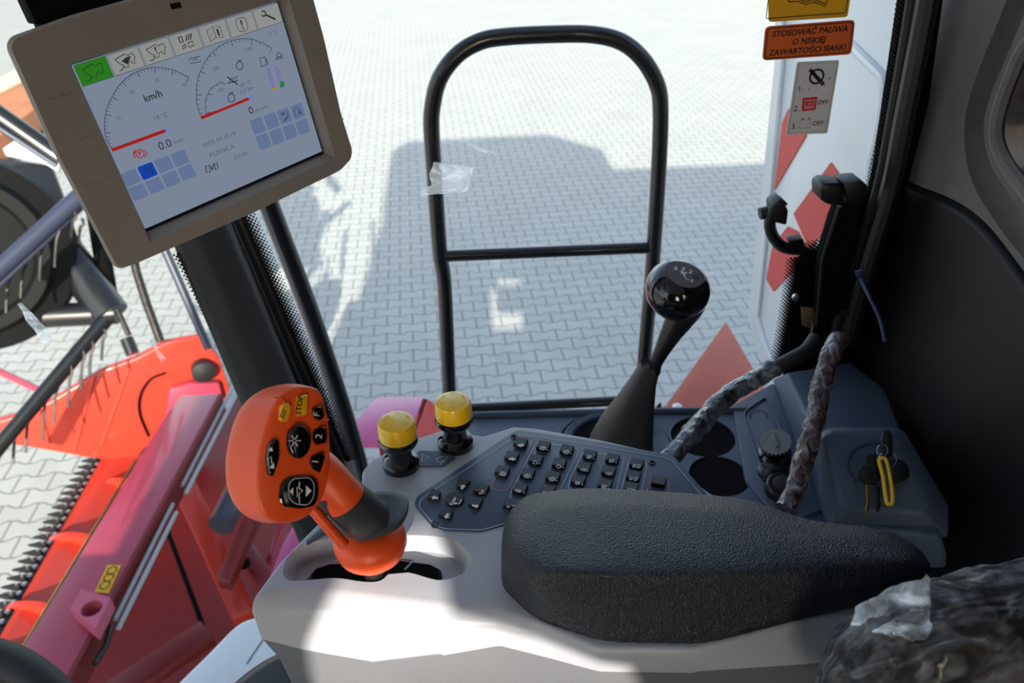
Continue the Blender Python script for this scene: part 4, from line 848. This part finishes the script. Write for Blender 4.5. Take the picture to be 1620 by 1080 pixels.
# ================================================================== SIDE CONSOLE UNDER THE WINDOW
LZ = -.73
sd = thing('side_console', pZ(1000, 700, -1.4), 'blue-grey moulded side console under the window with two cup holders', 'side console')
def L_(x, y, z=LZ):
    p = pZ(x, y, z); p.x = min(p.x, .585); p.y = min(p.y, .990); return p
m = MB(); m.prism([L_(*p) for p in [(736, 658), (742, 655), (1040, 650), (1190, 648), (1480, 645), (1470, 760), (1430, 870), (1200, 960), (700, 900), (700, 760)]], -UP*.2, 'side_blue')
cuts = [cutter(MB().lathe([(.045, -.12), (.045, .02)], L_(1112, 690), UP, 'side_blue', 40)), cutter(MB().lathe([(.040, -.12), (.040, .02)], L_(1138, 752), UP, 'side_blue', 40)),
        cutter(MB().lathe([(.066, -.05), (.066, .02)], L_(958, 700), UP, 'side_blue', 48))]
m.build('console_shell', sd, bevel=.008, seg=3, cut=cuts)
m = MB(); m.tube([L_(745, 657, LZ+.001), L_(1000, 651, LZ+.001), L_(1180, 649, LZ+.001)], .006, 'side_blue', 10); m.build('shell_rim', sd)
for c, r in (((1112, 690), .045), ((1138, 752), .040)):
    m = MB(); m.lathe([(r-.001, -.002), (r-.002, -.10), (0, -.101)], L_(*c), UP, 'matte_black', 36); m.build('cup_holder', sd, label='black cup holder well')
m = MB(); m.lathe([(.0655, .001), (.0645, -.004), (.06, -.02), (.03, -.03), (0, -.031)], L_(958, 700), UP, 'matte_black', 40); m.build('lever_well', sd, label='black well around the lever')
# socket panel
m = MB(); m.prism(rounded([L_(*p, LZ+.004) for p in [(1158, 640), (1222, 598), (1262, 690), (1318, 800), (1240, 830), (1180, 760)]], .01), -UP*.03, 'side_blue'); m.build('socket_panel', sd, bevel=.004, seg=3)
m = MB(); m.tube(rounded([L_(*p, LZ+.005) for p in [(1176, 652), (1212, 627), (1240, 690), (1275, 770), (1240, 790), (1200, 730)]], .012), .0018, 'side_blue', 8, closed=True); m.build('panel_ridge', sd)
m = MB(); q_ = [L_(1200+14*math.cos(a), 659+11*math.sin(a), LZ+.0052) for a in [math.pi*(.95+.11*k) for k in range(11)]]; m.stroke(q_, .0018, UP, 'print_black'); m.build('dial_arc', sd, smooth=0, label='black arc symbol')
# stepped block behind
m = MB()
def ringz(pts, z): return [L_(*p, z) for p in pts]
m.loft([ringz([(1213, 592), (1274, 748), (1330, 900), (1500, 900), (1520, 600), (1340, 556)], LZ-.02), ringz([(1216, 588), (1275, 740), (1330, 880), (1500, 880), (1510, 600), (1340, 552)], LZ+.01),
        ringz([(1243, 590), (1302, 712), (1350, 830), (1490, 850), (1490, 610), (1345, 572)], LZ+.055)], 'side_blue')
m.build('stepped_block', sd, bevel=.006, seg=3)
# ------------------------------------------------------------------ rotary power socket etc.
def lathe_thing(name, O, ax, parts, label, cat, group=None):
    t = thing(name, O, label, cat, group)
    for nm, prof, mt, lb in parts:
        mm = MB(); mm.lathe(prof, O, ax, mt, 36); mm.build(nm, t, label=lb)
    return t
axk = (UP*.8+cv(-.35, -.1, -.55)*.7).normalized(); kO = L_(1226, 722, LZ+.004)
t = thing('rotary_knob', kO, 'black rotary knob with a toothed grey rim on the side console', 'knob')
m = MB(); m.lathe([(.022, -.004), (.0215, .012), (.017, .016), (.017, .026), (.020, .027), (.020, .036)], kO, axk, 'gloss_black', 36); m.build('knob_body', t)
m = MB(); u_, w_ = perp(axk); rr = []
for k in range(96):
    a = k*2*math.pi/96; r = .0215 if k % 4 < 2 else .0198; rr.append(kO+axk*.0365+(u_*math.cos(a)+w_*math.sin(a))*r)
kc = kO+axk*.0365
m.loft([[p-axk*.004 for p in rr], rr, [kc+(p-kc).normalized()*.0135 for p in rr], [kc+(p-kc).normalized()*.0125-axk*.003 for p in rr]], 'knob_grey'); m.add(*(lambda mb: (mb.v, mb.f))(MB().disc(kc-axk*.0002, u_*.0135, w_*.0135, 'knob_grey')), 'knob_grey'); m.build('toothed_rim', t, smooth=30, label='toothed grey rim')
m = MB(); m.box(kc+axk*.001, u_*.010, w_*.0022, axk*.0018, 'knob_grey'); m.build('grip_bar', t, bevel=.0005)
O2 = L_(1222, 748, LZ+.004)
t = thing('socket_cover', O2, 'black hinged socket cover just below the toothed rotary knob', 'socket cover')
m = MB(); m.lathe([(.020, 0), (.020, .004), (.016, .007), (.013, .016), (.011, .017), (0, .017)], O2, UP, 'satin_black', 32); m.build('cover_cap', t)
m = MB(); m.prism([L_(*p, LZ+.0045) for p in [(1198, 742), (1205, 732), (1232, 728), (1246, 742), (1240, 760), (1208, 762)]], UP*.003, 'satin_black'); m.build('cover_plate', t, bevel=.001)
O3 = L_(1235, 778, LZ+.004)
t = thing('power_socket', O3, 'round black capped power socket beside the armrest', 'power socket')
m = MB(); m.lathe([(.021, 0), (.021, .014), (.019, .0165), (.015, .0165), (.0145, .0155), (0, .0155)], O3, (UP+cv(0, 0, -.3)).normalized(), 'satin_black', 36); m.build('socket_body', t)
m = MB(); m.lathe([(.0135, .0150), (.0135, .0175), (.012, .0185), (0, .0185)], O3, (UP+cv(0, 0, -.3)).normalized(), 'rubber', 32); m.build('socket_cap', t)
# ------------------------------------------------------------------ gear lever
gO = L_(975, 706, LZ-.02)
gl_ = thing('gear_lever', gO, 'black gear lever with egg-shaped knob and grey-brown sleeve', 'gear lever')
m = MB(); m.lathe([(.076, -.004), (.078, .002), (.074, .006), (.066, .004), (.058, -.006), (.050, -.010)], L_(975, 705), UP, 'keypad_blue', 48); m.build('gaiter_ring', gl_)
sp_ = [((1029, 576), 1.035, 16, .8), ((1026, 584), 1.04, 17, .8), ((1017, 605), 1.05, 21, .78), ((1004, 640), 1.07, 31, .75), ((993, 668), 1.09, 41, .72), ((984, 700), 1.115, 50, .7), ((980, 730), 1.14, 54, .7)]
m = MB(); rings = []
axd = (pD(*sp_[0][0], sp_[0][1])-pD(*sp_[-1][0], sp_[-1][1])).normalized(); su_ = (RT-axd*RT.dot(axd)).normalized(); sv_ = axd.cross(su_)
for (x, y), d, r, f in sp_:
    c = pD(x, y, d); R_ = r*d/F; ring_ = []
    for k in range(24):
        a = k*2*math.pi/24; ca, sa = math.cos(a), math.sin(a); e = lambda q: math.copysign(abs(q)**.65, q)
        ring_.append(c+su_*e(ca)*R_+sv_*e(sa)*R_*f)
    rings.append(ring_)
m.loft([[pD(1029, 576, 1.035)+(p-pD(1029, 576, 1.035))*.75-axd*.004 for p in rings[0]]]+rings, 'trim_sleeve'); m.build('lever_sleeve', gl_, smooth=50, label='grey-brown sleeve')
hp_ = [((1036, 590), 1.04, 9), ((1038, 574), 1.03, 10.5), ((1048, 553), 1.015, 13), ((1062, 527), 1.0, 17.5), ((1076, 503), .99, 23), ((1085, 482), .98, 30), ((1082, 468), .97, 36)]
m = MB(); P_ = catmull([pD(x, y, d) for (x, y), d, r in hp_], 4, False); rs_ = [hp_[min(i//4, 6)][2]*(1-(i % 4)/4)+hp_[min(i//4+1, 6)][2]*(i % 4)/4 for i in range(len(P_))]
m.tube(P_, [r*.99/F for r in rs_], 'satin_black', 24); m.build('lever_grip', gl_, smooth=60)
ka_ = (UP*.9+cv(.22, 0, -.30)).normalized(); kC = pD(1071, 460, .965)
m = MB(); m.lathe([(.008, -.034), (.022, -.029), (.033, -.017), (.0385, -.004), (.0392, .004), (.037, .014), (.031, .0225), (.0265, .0258), (.0235, .0262), (.0233, .0254), (0, .0256)], kC, ka_, 'gloss_black', 48); m.build('lever_knob', gl_, smooth=40, label='glossy black knob')
kf = Frame(kC+ka_*.0262, RT-DN*.1, -DN, None); kf = Frame(kC+ka_*.0262, (RT-ka_*RT.dot(ka_)), (-DN+ka_*DN.dot(ka_)), ka_)
m = MB(); m.lathe([(.0225, .0255), (.0225, .0264), (0, .0266)], kC, ka_, 'trim_sleeve', 36)
for t_, x, y in (('5', -.0095, .008), ('3', .0, .0095), ('N', -.001, .002), ('2', .0085, .006), ('1', .0075, -.0105)): m.text(t_, .0088, kf, x, y, 'print_white', .0009, rot=-.35, bold=.0002)
m.stroke([kf.at(-.003, .004, .0009), kf.at(.001, -.009, .0009), kf.at(.005, -.0095, .0009)], .0013, ka_, 'print_white')
m.stroke([kf.at(-.006, .005, .0006), kf.at(.006, .003, .0006)], .0007, ka_, 'print_white')
m.disc(kf.at(.0145, -.0005, .0007), kf.u*.005, kf.v*.005, 'print_black'); m.build('shift_pattern', gl_, smooth=30, label='round plate with the shift pattern')
# ------------------------------------------------------------------ key box, keys
kb_ = thing('ignition_box', pD(1385, 740, 1.0), 'blue-grey ignition box at the right end of the side console', 'ignition box')
fr1 = [(1300, 690), (1318, 683), (1404, 682), (1414, 690), (1468, 795), (1460, 812), (1345, 806), (1330, 792)]; fr0 = [(1288, 692), (1312, 676), (1420, 676), (1432, 684), (1500, 800), (1500, 850), (1310, 840), (1296, 780)]
bO = pD(1385, 745, .93); bn = (cv(-.05, -.45, -.85)).normalized()
m = MB(); m.loft([[pP(*p, bO-bn*.10, bn) for p in fr0], [pP(*p, bO-bn*.03, bn) for p in fr0], [pP(*p, bO, bn) for p in fr1]], 'side_blue'); m.build('box_shell', kb_, bevel=.006, seg=3)
m = MB(); m.tube([pP(1382+44*math.cos(a), 735+36*math.sin(a), bO, bn) for a in [math.pi*(.75+.1*k) for k in range(14)]], .0028, 'keypad_blue', 8); m.build('recess_ring', kb_)
m = MB(); lo = pP(1418, 745, bO, bn); m.lathe([(.0135, -.002), (.0135, .004), (.010, .006), (.004, .006), (.003, .004), (0, .004)], lo, bn, 'satin_black', 28); m.build('ignition_lock', kb_, label='black ignition lock')
bk = thing('key_bunch', pP(1400, 700, bO+bn*.02, bn), 'bunch of keys with a yellow tag hanging in front of the blue-grey box', 'keys')
def flat(pts, off, th, m_, nm, par=bk, **k):
    mm = MB(); mm.prism([pP(*p, bO+bn*off, bn) for p in pts], bn*th, m_); return mm.build(nm, par, bevel=min(.0008, th*.3), **k)
flat([(1397, 683), (1404, 681), (1410, 690), (1411, 722), (1402, 728), (1395, 722), (1393, 690)], .018, .004, 'satin_black', 'key_head', label='black key head'); 
m = MB(); m.tube([pP(1396+8.5*math.cos(a), 712+9*math.sin(a), bO+bn*.024, bn) for a in [k*math.pi/10 for k in range(20)]], .0005, 'steel', 6, closed=True); m.build('split_ring', bk, label='silver split ring')
m = MB(); m.tube([pP(1404+14*math.cos(a), 727+13*math.sin(a), bO+bn*.018, bn) for a in [k*math.pi/10 for k in range(20)]], .0005, 'steel', 6, closed=True); m.build('split_ring', bk, label='silver split ring')
flat([(1362, 738), (1380, 734), (1392, 742), (1392, 758), (1386, 767), (1368, 768), (1359, 758), (1358, 746)], .012, .005, 'satin_black', 'key_head', label='black key head')
flat([(1368, 767), (1378, 767), (1376, 785), (1378, 792), (1374, 797), (1375, 806), (1371, 815), (1367, 806), (1370, 795)], .014, .002, 'brass', 'key_blade', label='brass key blade')
flat([(1386, 770), (1392, 770), (1391, 790), (1393, 800), (1389, 811), (1385, 808), (1386, 795)], .008, .002, 'dark_steel', 'key_blade')
flat([(1370, 722), (1384, 718), (1388, 735), (1372, 738)], .010, .004, 'satin_black', 'key_head')
flat([(1411, 737), (1425, 735), (1430, 745), (1427, 762), (1415, 766), (1408, 757)], .010, .006, 'satin_black', 'key_head', label='black key head')
m = MB(); m.tube(catmull([pP(x, y, bO+bn*.022, bn) for x, y in [(1391, 727), (1398, 724), (1403, 732), (1408, 755), (1411, 778), (1411, 795), (1404, 797), (1401, 785), (1397, 755), (1392, 735)]], 4), .0022, 'yellow', 8, closed=True)
m.prism([pP(x, y, bO+bn*.021, bn) for x, y in [(1395, 733), (1401, 733), (1407, 780), (1403, 780)]], bn*.001, 'keypad_blue'); m.build('key_tag', bk, label='yellow plastic key tag')
# ------------------------------------------------------------------ wrapped harnesses
def wrapped(pts, rad, m_, label, seg=20, n=9):
    P = catmull([pD(*p) for p in pts], n, False); mm = MB(); mm.tube(P, rad, m_, seg); o = mm.build('wiring_harness', smooth=40)
    rnd = random.Random(5)
    from mathutils import noise
    for v in o.data.vertices:
        w0 = v.co*95; v.co += noise.noise_vector(w0)*rad*.24+noise.noise_vector(w0*3)*rad*.10
    o.data.shade_smooth(); o.data.set_sharp_from_angle(angle=math.radians(25))
    return tag(o, label, 'wiring harness', None)
wrapped([(1055, 730, .93), (1085, 697, .95), (1115, 662, .98), (1150, 627, 1.0), (1185, 605, 1.01), (1225, 582, 1.02)], .0118, 'wrap_dark', 'film-wrapped black harness slanting up past the cup holders')
wrapped([(1330, 535, 1.0), (1318, 552, .99), (1304, 590, .98), (1296, 630, .97), (1288, 670, .955), (1275, 715, .945), (1262, 760, .935), (1244, 806, .92)], .0118, 'wrap_red', 'film-wrapped harness with reddish wires hanging left of the ignition box')
m = MB(); m.tube(catmull([pD(*p) for p in [(1215, 588, 1.02), (1245, 572, 1.02), (1275, 555, 1.03), (1290, 535, 1.04)]], 4, False), .0095, 'rubber', 14); o = m.build('cable_sleeve')
tag(o, 'black cable sleeve at the upper end of the slanting harness', 'cable')
m = MB(); m.tube(catmull([pD(*p) for p in [(1358, 428, 1.0), (1364, 445, 1.0), (1378, 475, .98), (1392, 505, .97), (1400, 540, .96)]], 4, False), [.0045]*3+[.0022]*14, 'blue_tie', 10); tag(m.build('cable_tie'), 'dark blue cable tie against the black lower trim', 'cable tie')
# ------------------------------------------------------------------ latch and handles
dl = thing('window_latch', pY(1320, 500, .95), 'black window latch with grip lever and zinc plate at the rear post', 'window latch')
q_ = lambda pts, y: [pY(*p, y) for p in pts]
m = MB(); m.prism(q_([(1299, 298), (1306, 291), (1331, 290), (1338, 322), (1312, 325), (1300, 318)], .93), EY*.035, 'satin_black'); m.build('grip_end', dl, bevel=.004, seg=3)
m = MB(); m.prism(q_([(1334, 290), (1366, 287), (1374, 296), (1372, 320), (1340, 322)], .932), EY*.035, 'satin_black'); m.build('grip_body', dl, bevel=.003, seg=2)
m = MB(); m.prism(q_([(1326, 322), (1366, 320), (1348, 420), (1342, 500), (1294, 500), (1298, 420), (1304, 390)], .96), EY*.02, 'matte_black'); m.build('channel', dl, bevel=.003)
m = MB(); m.tube(q_([(1328, 326), (1301, 412), (1294, 498)], .955), .003, 'satin_black', 8); m.build('channel_edge', dl)
m = MB(); m.prism(q_([(1268, 486), (1286, 487), (1294, 498), (1293, 516), (1283, 520), (1270, 515)], .965), EY*.003, 'zinc'); m.build('zinc_plate', dl, bevel=.0006, label='brown zinc plate')
m = MB(); m.lathe([(.006, 0), (.006, .004), (0, .005)], pY(1259, 469, .96), -EY, 'steel', 14); m.build('bolt', dl, label='shiny bolt head')
m = MB(); m.prism(q_([(1328, 490), (1364, 488), (1366, 498), (1330, 500)], .95), EY*.004, 'dark_steel'); m.build('cross_plate', dl)
hk = MB(); hk.tube(catmull([pY(*p, .955) for p in [(1283, 505), (1286, 515), (1284, 524), (1280, 534), (1275, 544), (1280, 548), (1285, 540), (1282, 528)]], 4, False), .0016, 'steel', 8)
tag(hk.build('snap_hook'), 'small silver snap hook hanging from the zinc latch plate', 'hook')
gh = thing('grab_handle', pY(1240, 370, 1.03), 'dark grey C-shaped grab handle outside in front of the hazard stripes', 'grab handle')
m = MB(); m.tube(catmull(q_([(1240, 316), (1222, 335), (1218, 358), (1226, 378), (1242, 392), (1272, 396)], 1.04), 5, False), .0085, 'satin_black', 12); m.build('handle_bow', gh, smooth=60)
m = MB(); m.prism(q_([(1222, 326), (1236, 313), (1248, 334), (1245, 357), (1224, 352)], 1.03), EY*.03, 'satin_black'); m.build('handle_mount', gh, bevel=.003)
m = MB(); m.tube(q_([(1202, 338), (1222, 334)], 1.045), .009, 'satin_black', 14); m.build('handle_knob', gh)
m = MB(); m.prism(q_([(1250, 380), (1272, 378), (1276, 400), (1254, 402)], 1.03), EY*.02, 'satin_black'); m.build('handle_mount', gh, bevel=.003)
# ------------------------------------------------------------------ stickers on the window
SY = GY-.002
def sticker(name, corners, m_, label, rad=.004):
    P = q_(corners, SY); O = sum(P, V((0, 0, 0)))/4
    mm = MB(); mm.prism(rounded(P, rad, 3), EY*.0012, m_); f = Frame(O-EY*.0002, (P[1]-P[0]), (P[0]-P[3]), -EY)
    w_, h_ = (P[1]-P[0]).length/2, (P[0]-P[3]).length/2
    return mm, f, w_, h_
mm, f, w_, h_ = sticker('s', [(1215, -80), (1358, -90), (1341, 27), (1216, 35)], 'sticker_yellow', '')
mm.stroke(rounded([f.at(-w_*.93, -h_*.88, .0001), f.at(w_*.9, -h_*.88, .0001), f.at(w_*.9, h_*.88, .0001), f.at(-w_*.93, h_*.88, .0001)], .002), .0011, -EY, 'print_black', True)
bkp = [(1242, -20), (1248, 3), (1262, 2), (1275, 7), (1287, 3), (1306, 10), (1316, -20)]
for off in (0, 4): mm.stroke([pY(x, y-off, SY-.0004) for x, y in bkp[1:6]], .0011, -EY, 'print_black')
mm.stroke([pY(x, y, SY-.0004) for x, y in bkp], .0011, -EY, 'print_black')
tag(mm.build('warning_sticker', smooth=0), 'yellow sticker with an open book symbol at the top of the window', 'sticker')
mm, f, w_, h_ = sticker('s', [(1211, 42), (1353, 31), (1347, 86), (1206, 96)], 'sticker_orange', '', .006)
mm.stroke(rounded([f.at(-w_*.955, -h_*.88, .0001), f.at(w_*.955, -h_*.88, .0001), f.at(w_*.955, h_*.88, .0001), f.at(-w_*.955, h_*.88, .0001)], .005), .0012, -EY, 'print_black', True)
for t_, y in (('STOSOWAĆ PALIWA', .0105), ('O NISKIEJ', -.0005), ('ZAWARTOŚCI SIARKI', -.0115)): mm.text(t_, .0098, f, 0, y, 'print_black', .0003, shear=.12, bold=.00022)
tag(mm.build('fuel_sticker', smooth=0), 'orange sticker with three lines of Polish fuel text on the window', 'sticker')
mm, f, w_, h_ = sticker('s', [(1261, 98), (1328, 95), (1309, 211), (1244, 213)], 'sticker_white', '', .003)
mm.stroke([f.at(-w_*.92, -h_*.95, .0001), f.at(w_*.92, -h_*.95, .0001), f.at(w_*.92, h_*.95, .0001), f.at(-w_*.92, h_*.95, .0001)], .0005, -EY, 'print_black', True)
c = lambda x, y: pY(x, y, SY-.0004)
cc = c(1292, 121); mm.stroke([cc+V((math.cos(a)*.0085, 0, math.sin(a)*.0085)) for a in [k*math.pi/12 for k in range(24)]], .0026, -EY, 'print_black', True); mm.stroke([c(1281, 110), c(1303, 134)], .0045, -EY, 'print_black'); mm.stroke([c(1293, 123), c(1301, 132)], .0016, -EY, 'sticker_white')
for t_, x, y, s_ in (('1.', 1266, 141, .0100), ('2.', 1260, 172, .0100), ('3.', 1256, 200, .0100), ('OFF', 1302, 162, .0078), ('OFF', 1294, 195, .0084), ('III', 1312, 124, .003), ('II', 1305, 137, .003), ('I', 1292, 141, .003), ('0', 1280, 141, .003)):
    p = c(x, y)-f.O; mm.text(t_, s_, f, p.dot(f.u), p.dot(f.v), 'print_black', .0003, bold=.00008)
mm.prism([c(1270, 155), c(1293, 153), c(1290, 174), c(1268, 176)], -EY*.0001, 'off_red')
mm.stroke([p-EY*.0004 for p in (c(1274, 159), c(1289, 158), c(1287, 168), c(1273, 169))], .0009, -EY, 'sticker_white', True); mm.stroke([p-EY*.0004 for p in (c(1272, 172), c(1287, 170))], .0007, -EY, 'sticker_white'); mm.text('OK', .004, Frame(c(1281, 164)-EY*.0003, f.u, f.v, -EY), 0, 0, 'sticker_white', .0003)
mm.stroke([c(1266, 190), c(1283, 189), c(1281, 202), c(1264, 203)], .0006, -EY, 'print_black', True); mm.stroke([c(1268, 188), c(1272, 188)], .0012, -EY, 'print_black'); mm.stroke([c(1278, 187), c(1282, 187)], .0012, -EY, 'print_black'); mm.stroke([c(1268, 196), c(1271, 196)], .0005, -EY, 'print_black'); mm.stroke([c(1276, 196), c(1280, 196)], .0005, -EY, 'print_black')
tag(mm.build('battery_sticker', smooth=0), 'white sticker with three numbered battery switch-off steps on the window', 'sticker')
# ------------------------------------------------------------------ tape scraps on the glass
def scrap(pts, surf, m_, label, nrm, name='tape_scrap', amp=.002):
    P = [surf(*p) for p in pts]; c = sum(P, V((0, 0, 0)))/len(P); mm = MB()
    mm.loft([P, [c+(p-c)*.75+nrm*amp*random.uniform(.2, 1) for p in P], [c+(p-c)*.45+nrm*amp*random.uniform(.2, 1.2) for p in P], [c+(p-c)*.15+nrm*amp*.6 for p in P]], m_, cap0=False)
    return tag(mm.build(name, smooth=0), label, 'tape scrap')
SW = lambda x, y: pY(x, y, GY-.003)
def dense(pts, n=3, j=1.2): return [(a[0]+(b[0]-a[0])*k/n+random.uniform(-j, j), a[1]+(b[1]-a[1])*k/n+random.uniform(-j, j)) for a, b in zip(pts, pts[1:]+pts[:1]) for k in range(n)]
scrap(dense([(686, 257), (712, 260), (751, 264), (744, 284), (739, 303), (700, 307), (664, 310), (668, 298), (682, 295), (680, 276)]), SW, 'tape', 'crumpled silvery tape scrap on the window across the handrail', -EY, amp=.004)
scrap(dense([(738, 226), (745, 226), (760, 235), (782, 240), (788, 244), (770, 243), (750, 236)], 2, .5), SW, 'tape', 'thin bright tape sliver on the window above the crumpled scrap', -EY)
scrap(dense([(28, 481), (36, 480), (52, 497), (76, 522), (82, 533), (76, 545), (66, 540), (52, 520), (40, 503)], 2), lambda x, y: pD(x, y, 1.01), 'tape', 'bright white tape scrap on the windscreen at the left edge', -ray(50, 510).normalized(), amp=.003)
scrap(dense([(236, 538), (243, 535), (252, 552), (262, 566), (256, 572), (248, 560)], 2), lambda x, y: pD(x, y, 1.03), 'tape', 'tiny glinting scrap on the windscreen above the red end panel', -ray(250, 550).normalized(), amp=.002)
# ------------------------------------------------------------------ seat under plastic film
seat = thing('operator_seat', pD(1450, 1150, .6), 'dark operator seat side under a crinkled clear plastic cover, bottom right', 'seat')
so_ = [(1262, 1160), (1282, 1090), (1296, 1040), (1316, 1002), (1345, 972), (1375, 950), (1412, 926), (1470, 908), (1540, 896), (1640, 880), (1760, 870), (1800, 1000), (1800, 1200), (1500, 1220)]
from mathutils import noise
def crumple(o, amp, sc):
    for v in o.data.vertices:
        q = (v.co)*sc; v.co += noise.noise_vector(q)*amp+noise.noise_vector(q*2.7)*amp*.4
def blob(off, dd, m_, nm, amp, sub=3, **k):
    B0 = [pD(x, y, dd+.07) for x, y in so_]; B1 = [pD(x, y, dd) for x, y in so_]; c = sum(B1, V((0, 0, 0)))/len(B1)
    mm = MB(); f_ = lambda R_, s, dz: [c+(p-c)*s-fw*dz for p in R_]
    mm.loft([f_(B0, off, 0), f_(B1, off, 0), f_(B1, off*.93, .018), f_(B1, off*.75, .035), f_(B1, off*.5, .045), f_(B1, off*.25, .048)], m_)
    o = mm.build(nm, seat, sub=sub, smooth=180, **k); crumple(o, amp, 38); o.data.shade_smooth(); return o
blob(.965, .52, 'seat_cloth', 'seat_bolster', .001)
blob(1.0, .517, 'plastic_film', 'plastic_cover', .0045, 4, label='crinkled clear plastic cover')
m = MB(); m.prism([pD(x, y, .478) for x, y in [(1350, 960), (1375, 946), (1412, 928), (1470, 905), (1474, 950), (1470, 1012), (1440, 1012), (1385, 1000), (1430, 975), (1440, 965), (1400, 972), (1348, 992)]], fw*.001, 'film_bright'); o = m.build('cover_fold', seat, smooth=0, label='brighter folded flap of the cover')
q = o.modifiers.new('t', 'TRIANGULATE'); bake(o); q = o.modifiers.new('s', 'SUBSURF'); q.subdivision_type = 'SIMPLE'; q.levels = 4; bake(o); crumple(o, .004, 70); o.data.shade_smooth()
# ------------------------------------------------------------------ steering wheel, base cover
sw = thing('steering_wheel', pD(-140, 1400, .62), 'black steering wheel rim just showing in the bottom left corner', 'steering wheel')
swn = cv(-.2, -.3, -.9).normalized(); swc = pD(-140, 1400, .62); u_, w_ = perp(swn)
m = MB(); m.tube([swc+(u_*math.cos(a)+w_*math.sin(a))*.168 for a in [k*2*math.pi/80 for k in range(80)]], .0155, 'rubber', 16, closed=True); m.build('rim', sw, smooth=60)
for k in range(3):
    m = MB(); a = k*2.09+.4; m.tube([swc, swc+(u_*math.cos(a)+w_*math.sin(a))*.164], .012, 'satin_black', 10); m.build('spoke', sw)
m = MB(); m.lathe([(.05, -.02), (.05, .01), (.03, .02), (0, .022)], swc, swn, 'satin_black', 32); m.build('hub', sw)
m = MB(); cO = pZ(500, 1190, -.78); m.lathe([(.105, -.10), (.112, -.02), (.118, 0), (.118, .02), (.108, .03), (.10, .032), (0, .036)], cO, UP, 'satin_black', 64)
tag(m.build('pedestal_cover', smooth=40), 'round black cover below the left end of the console', 'pedestal cover')
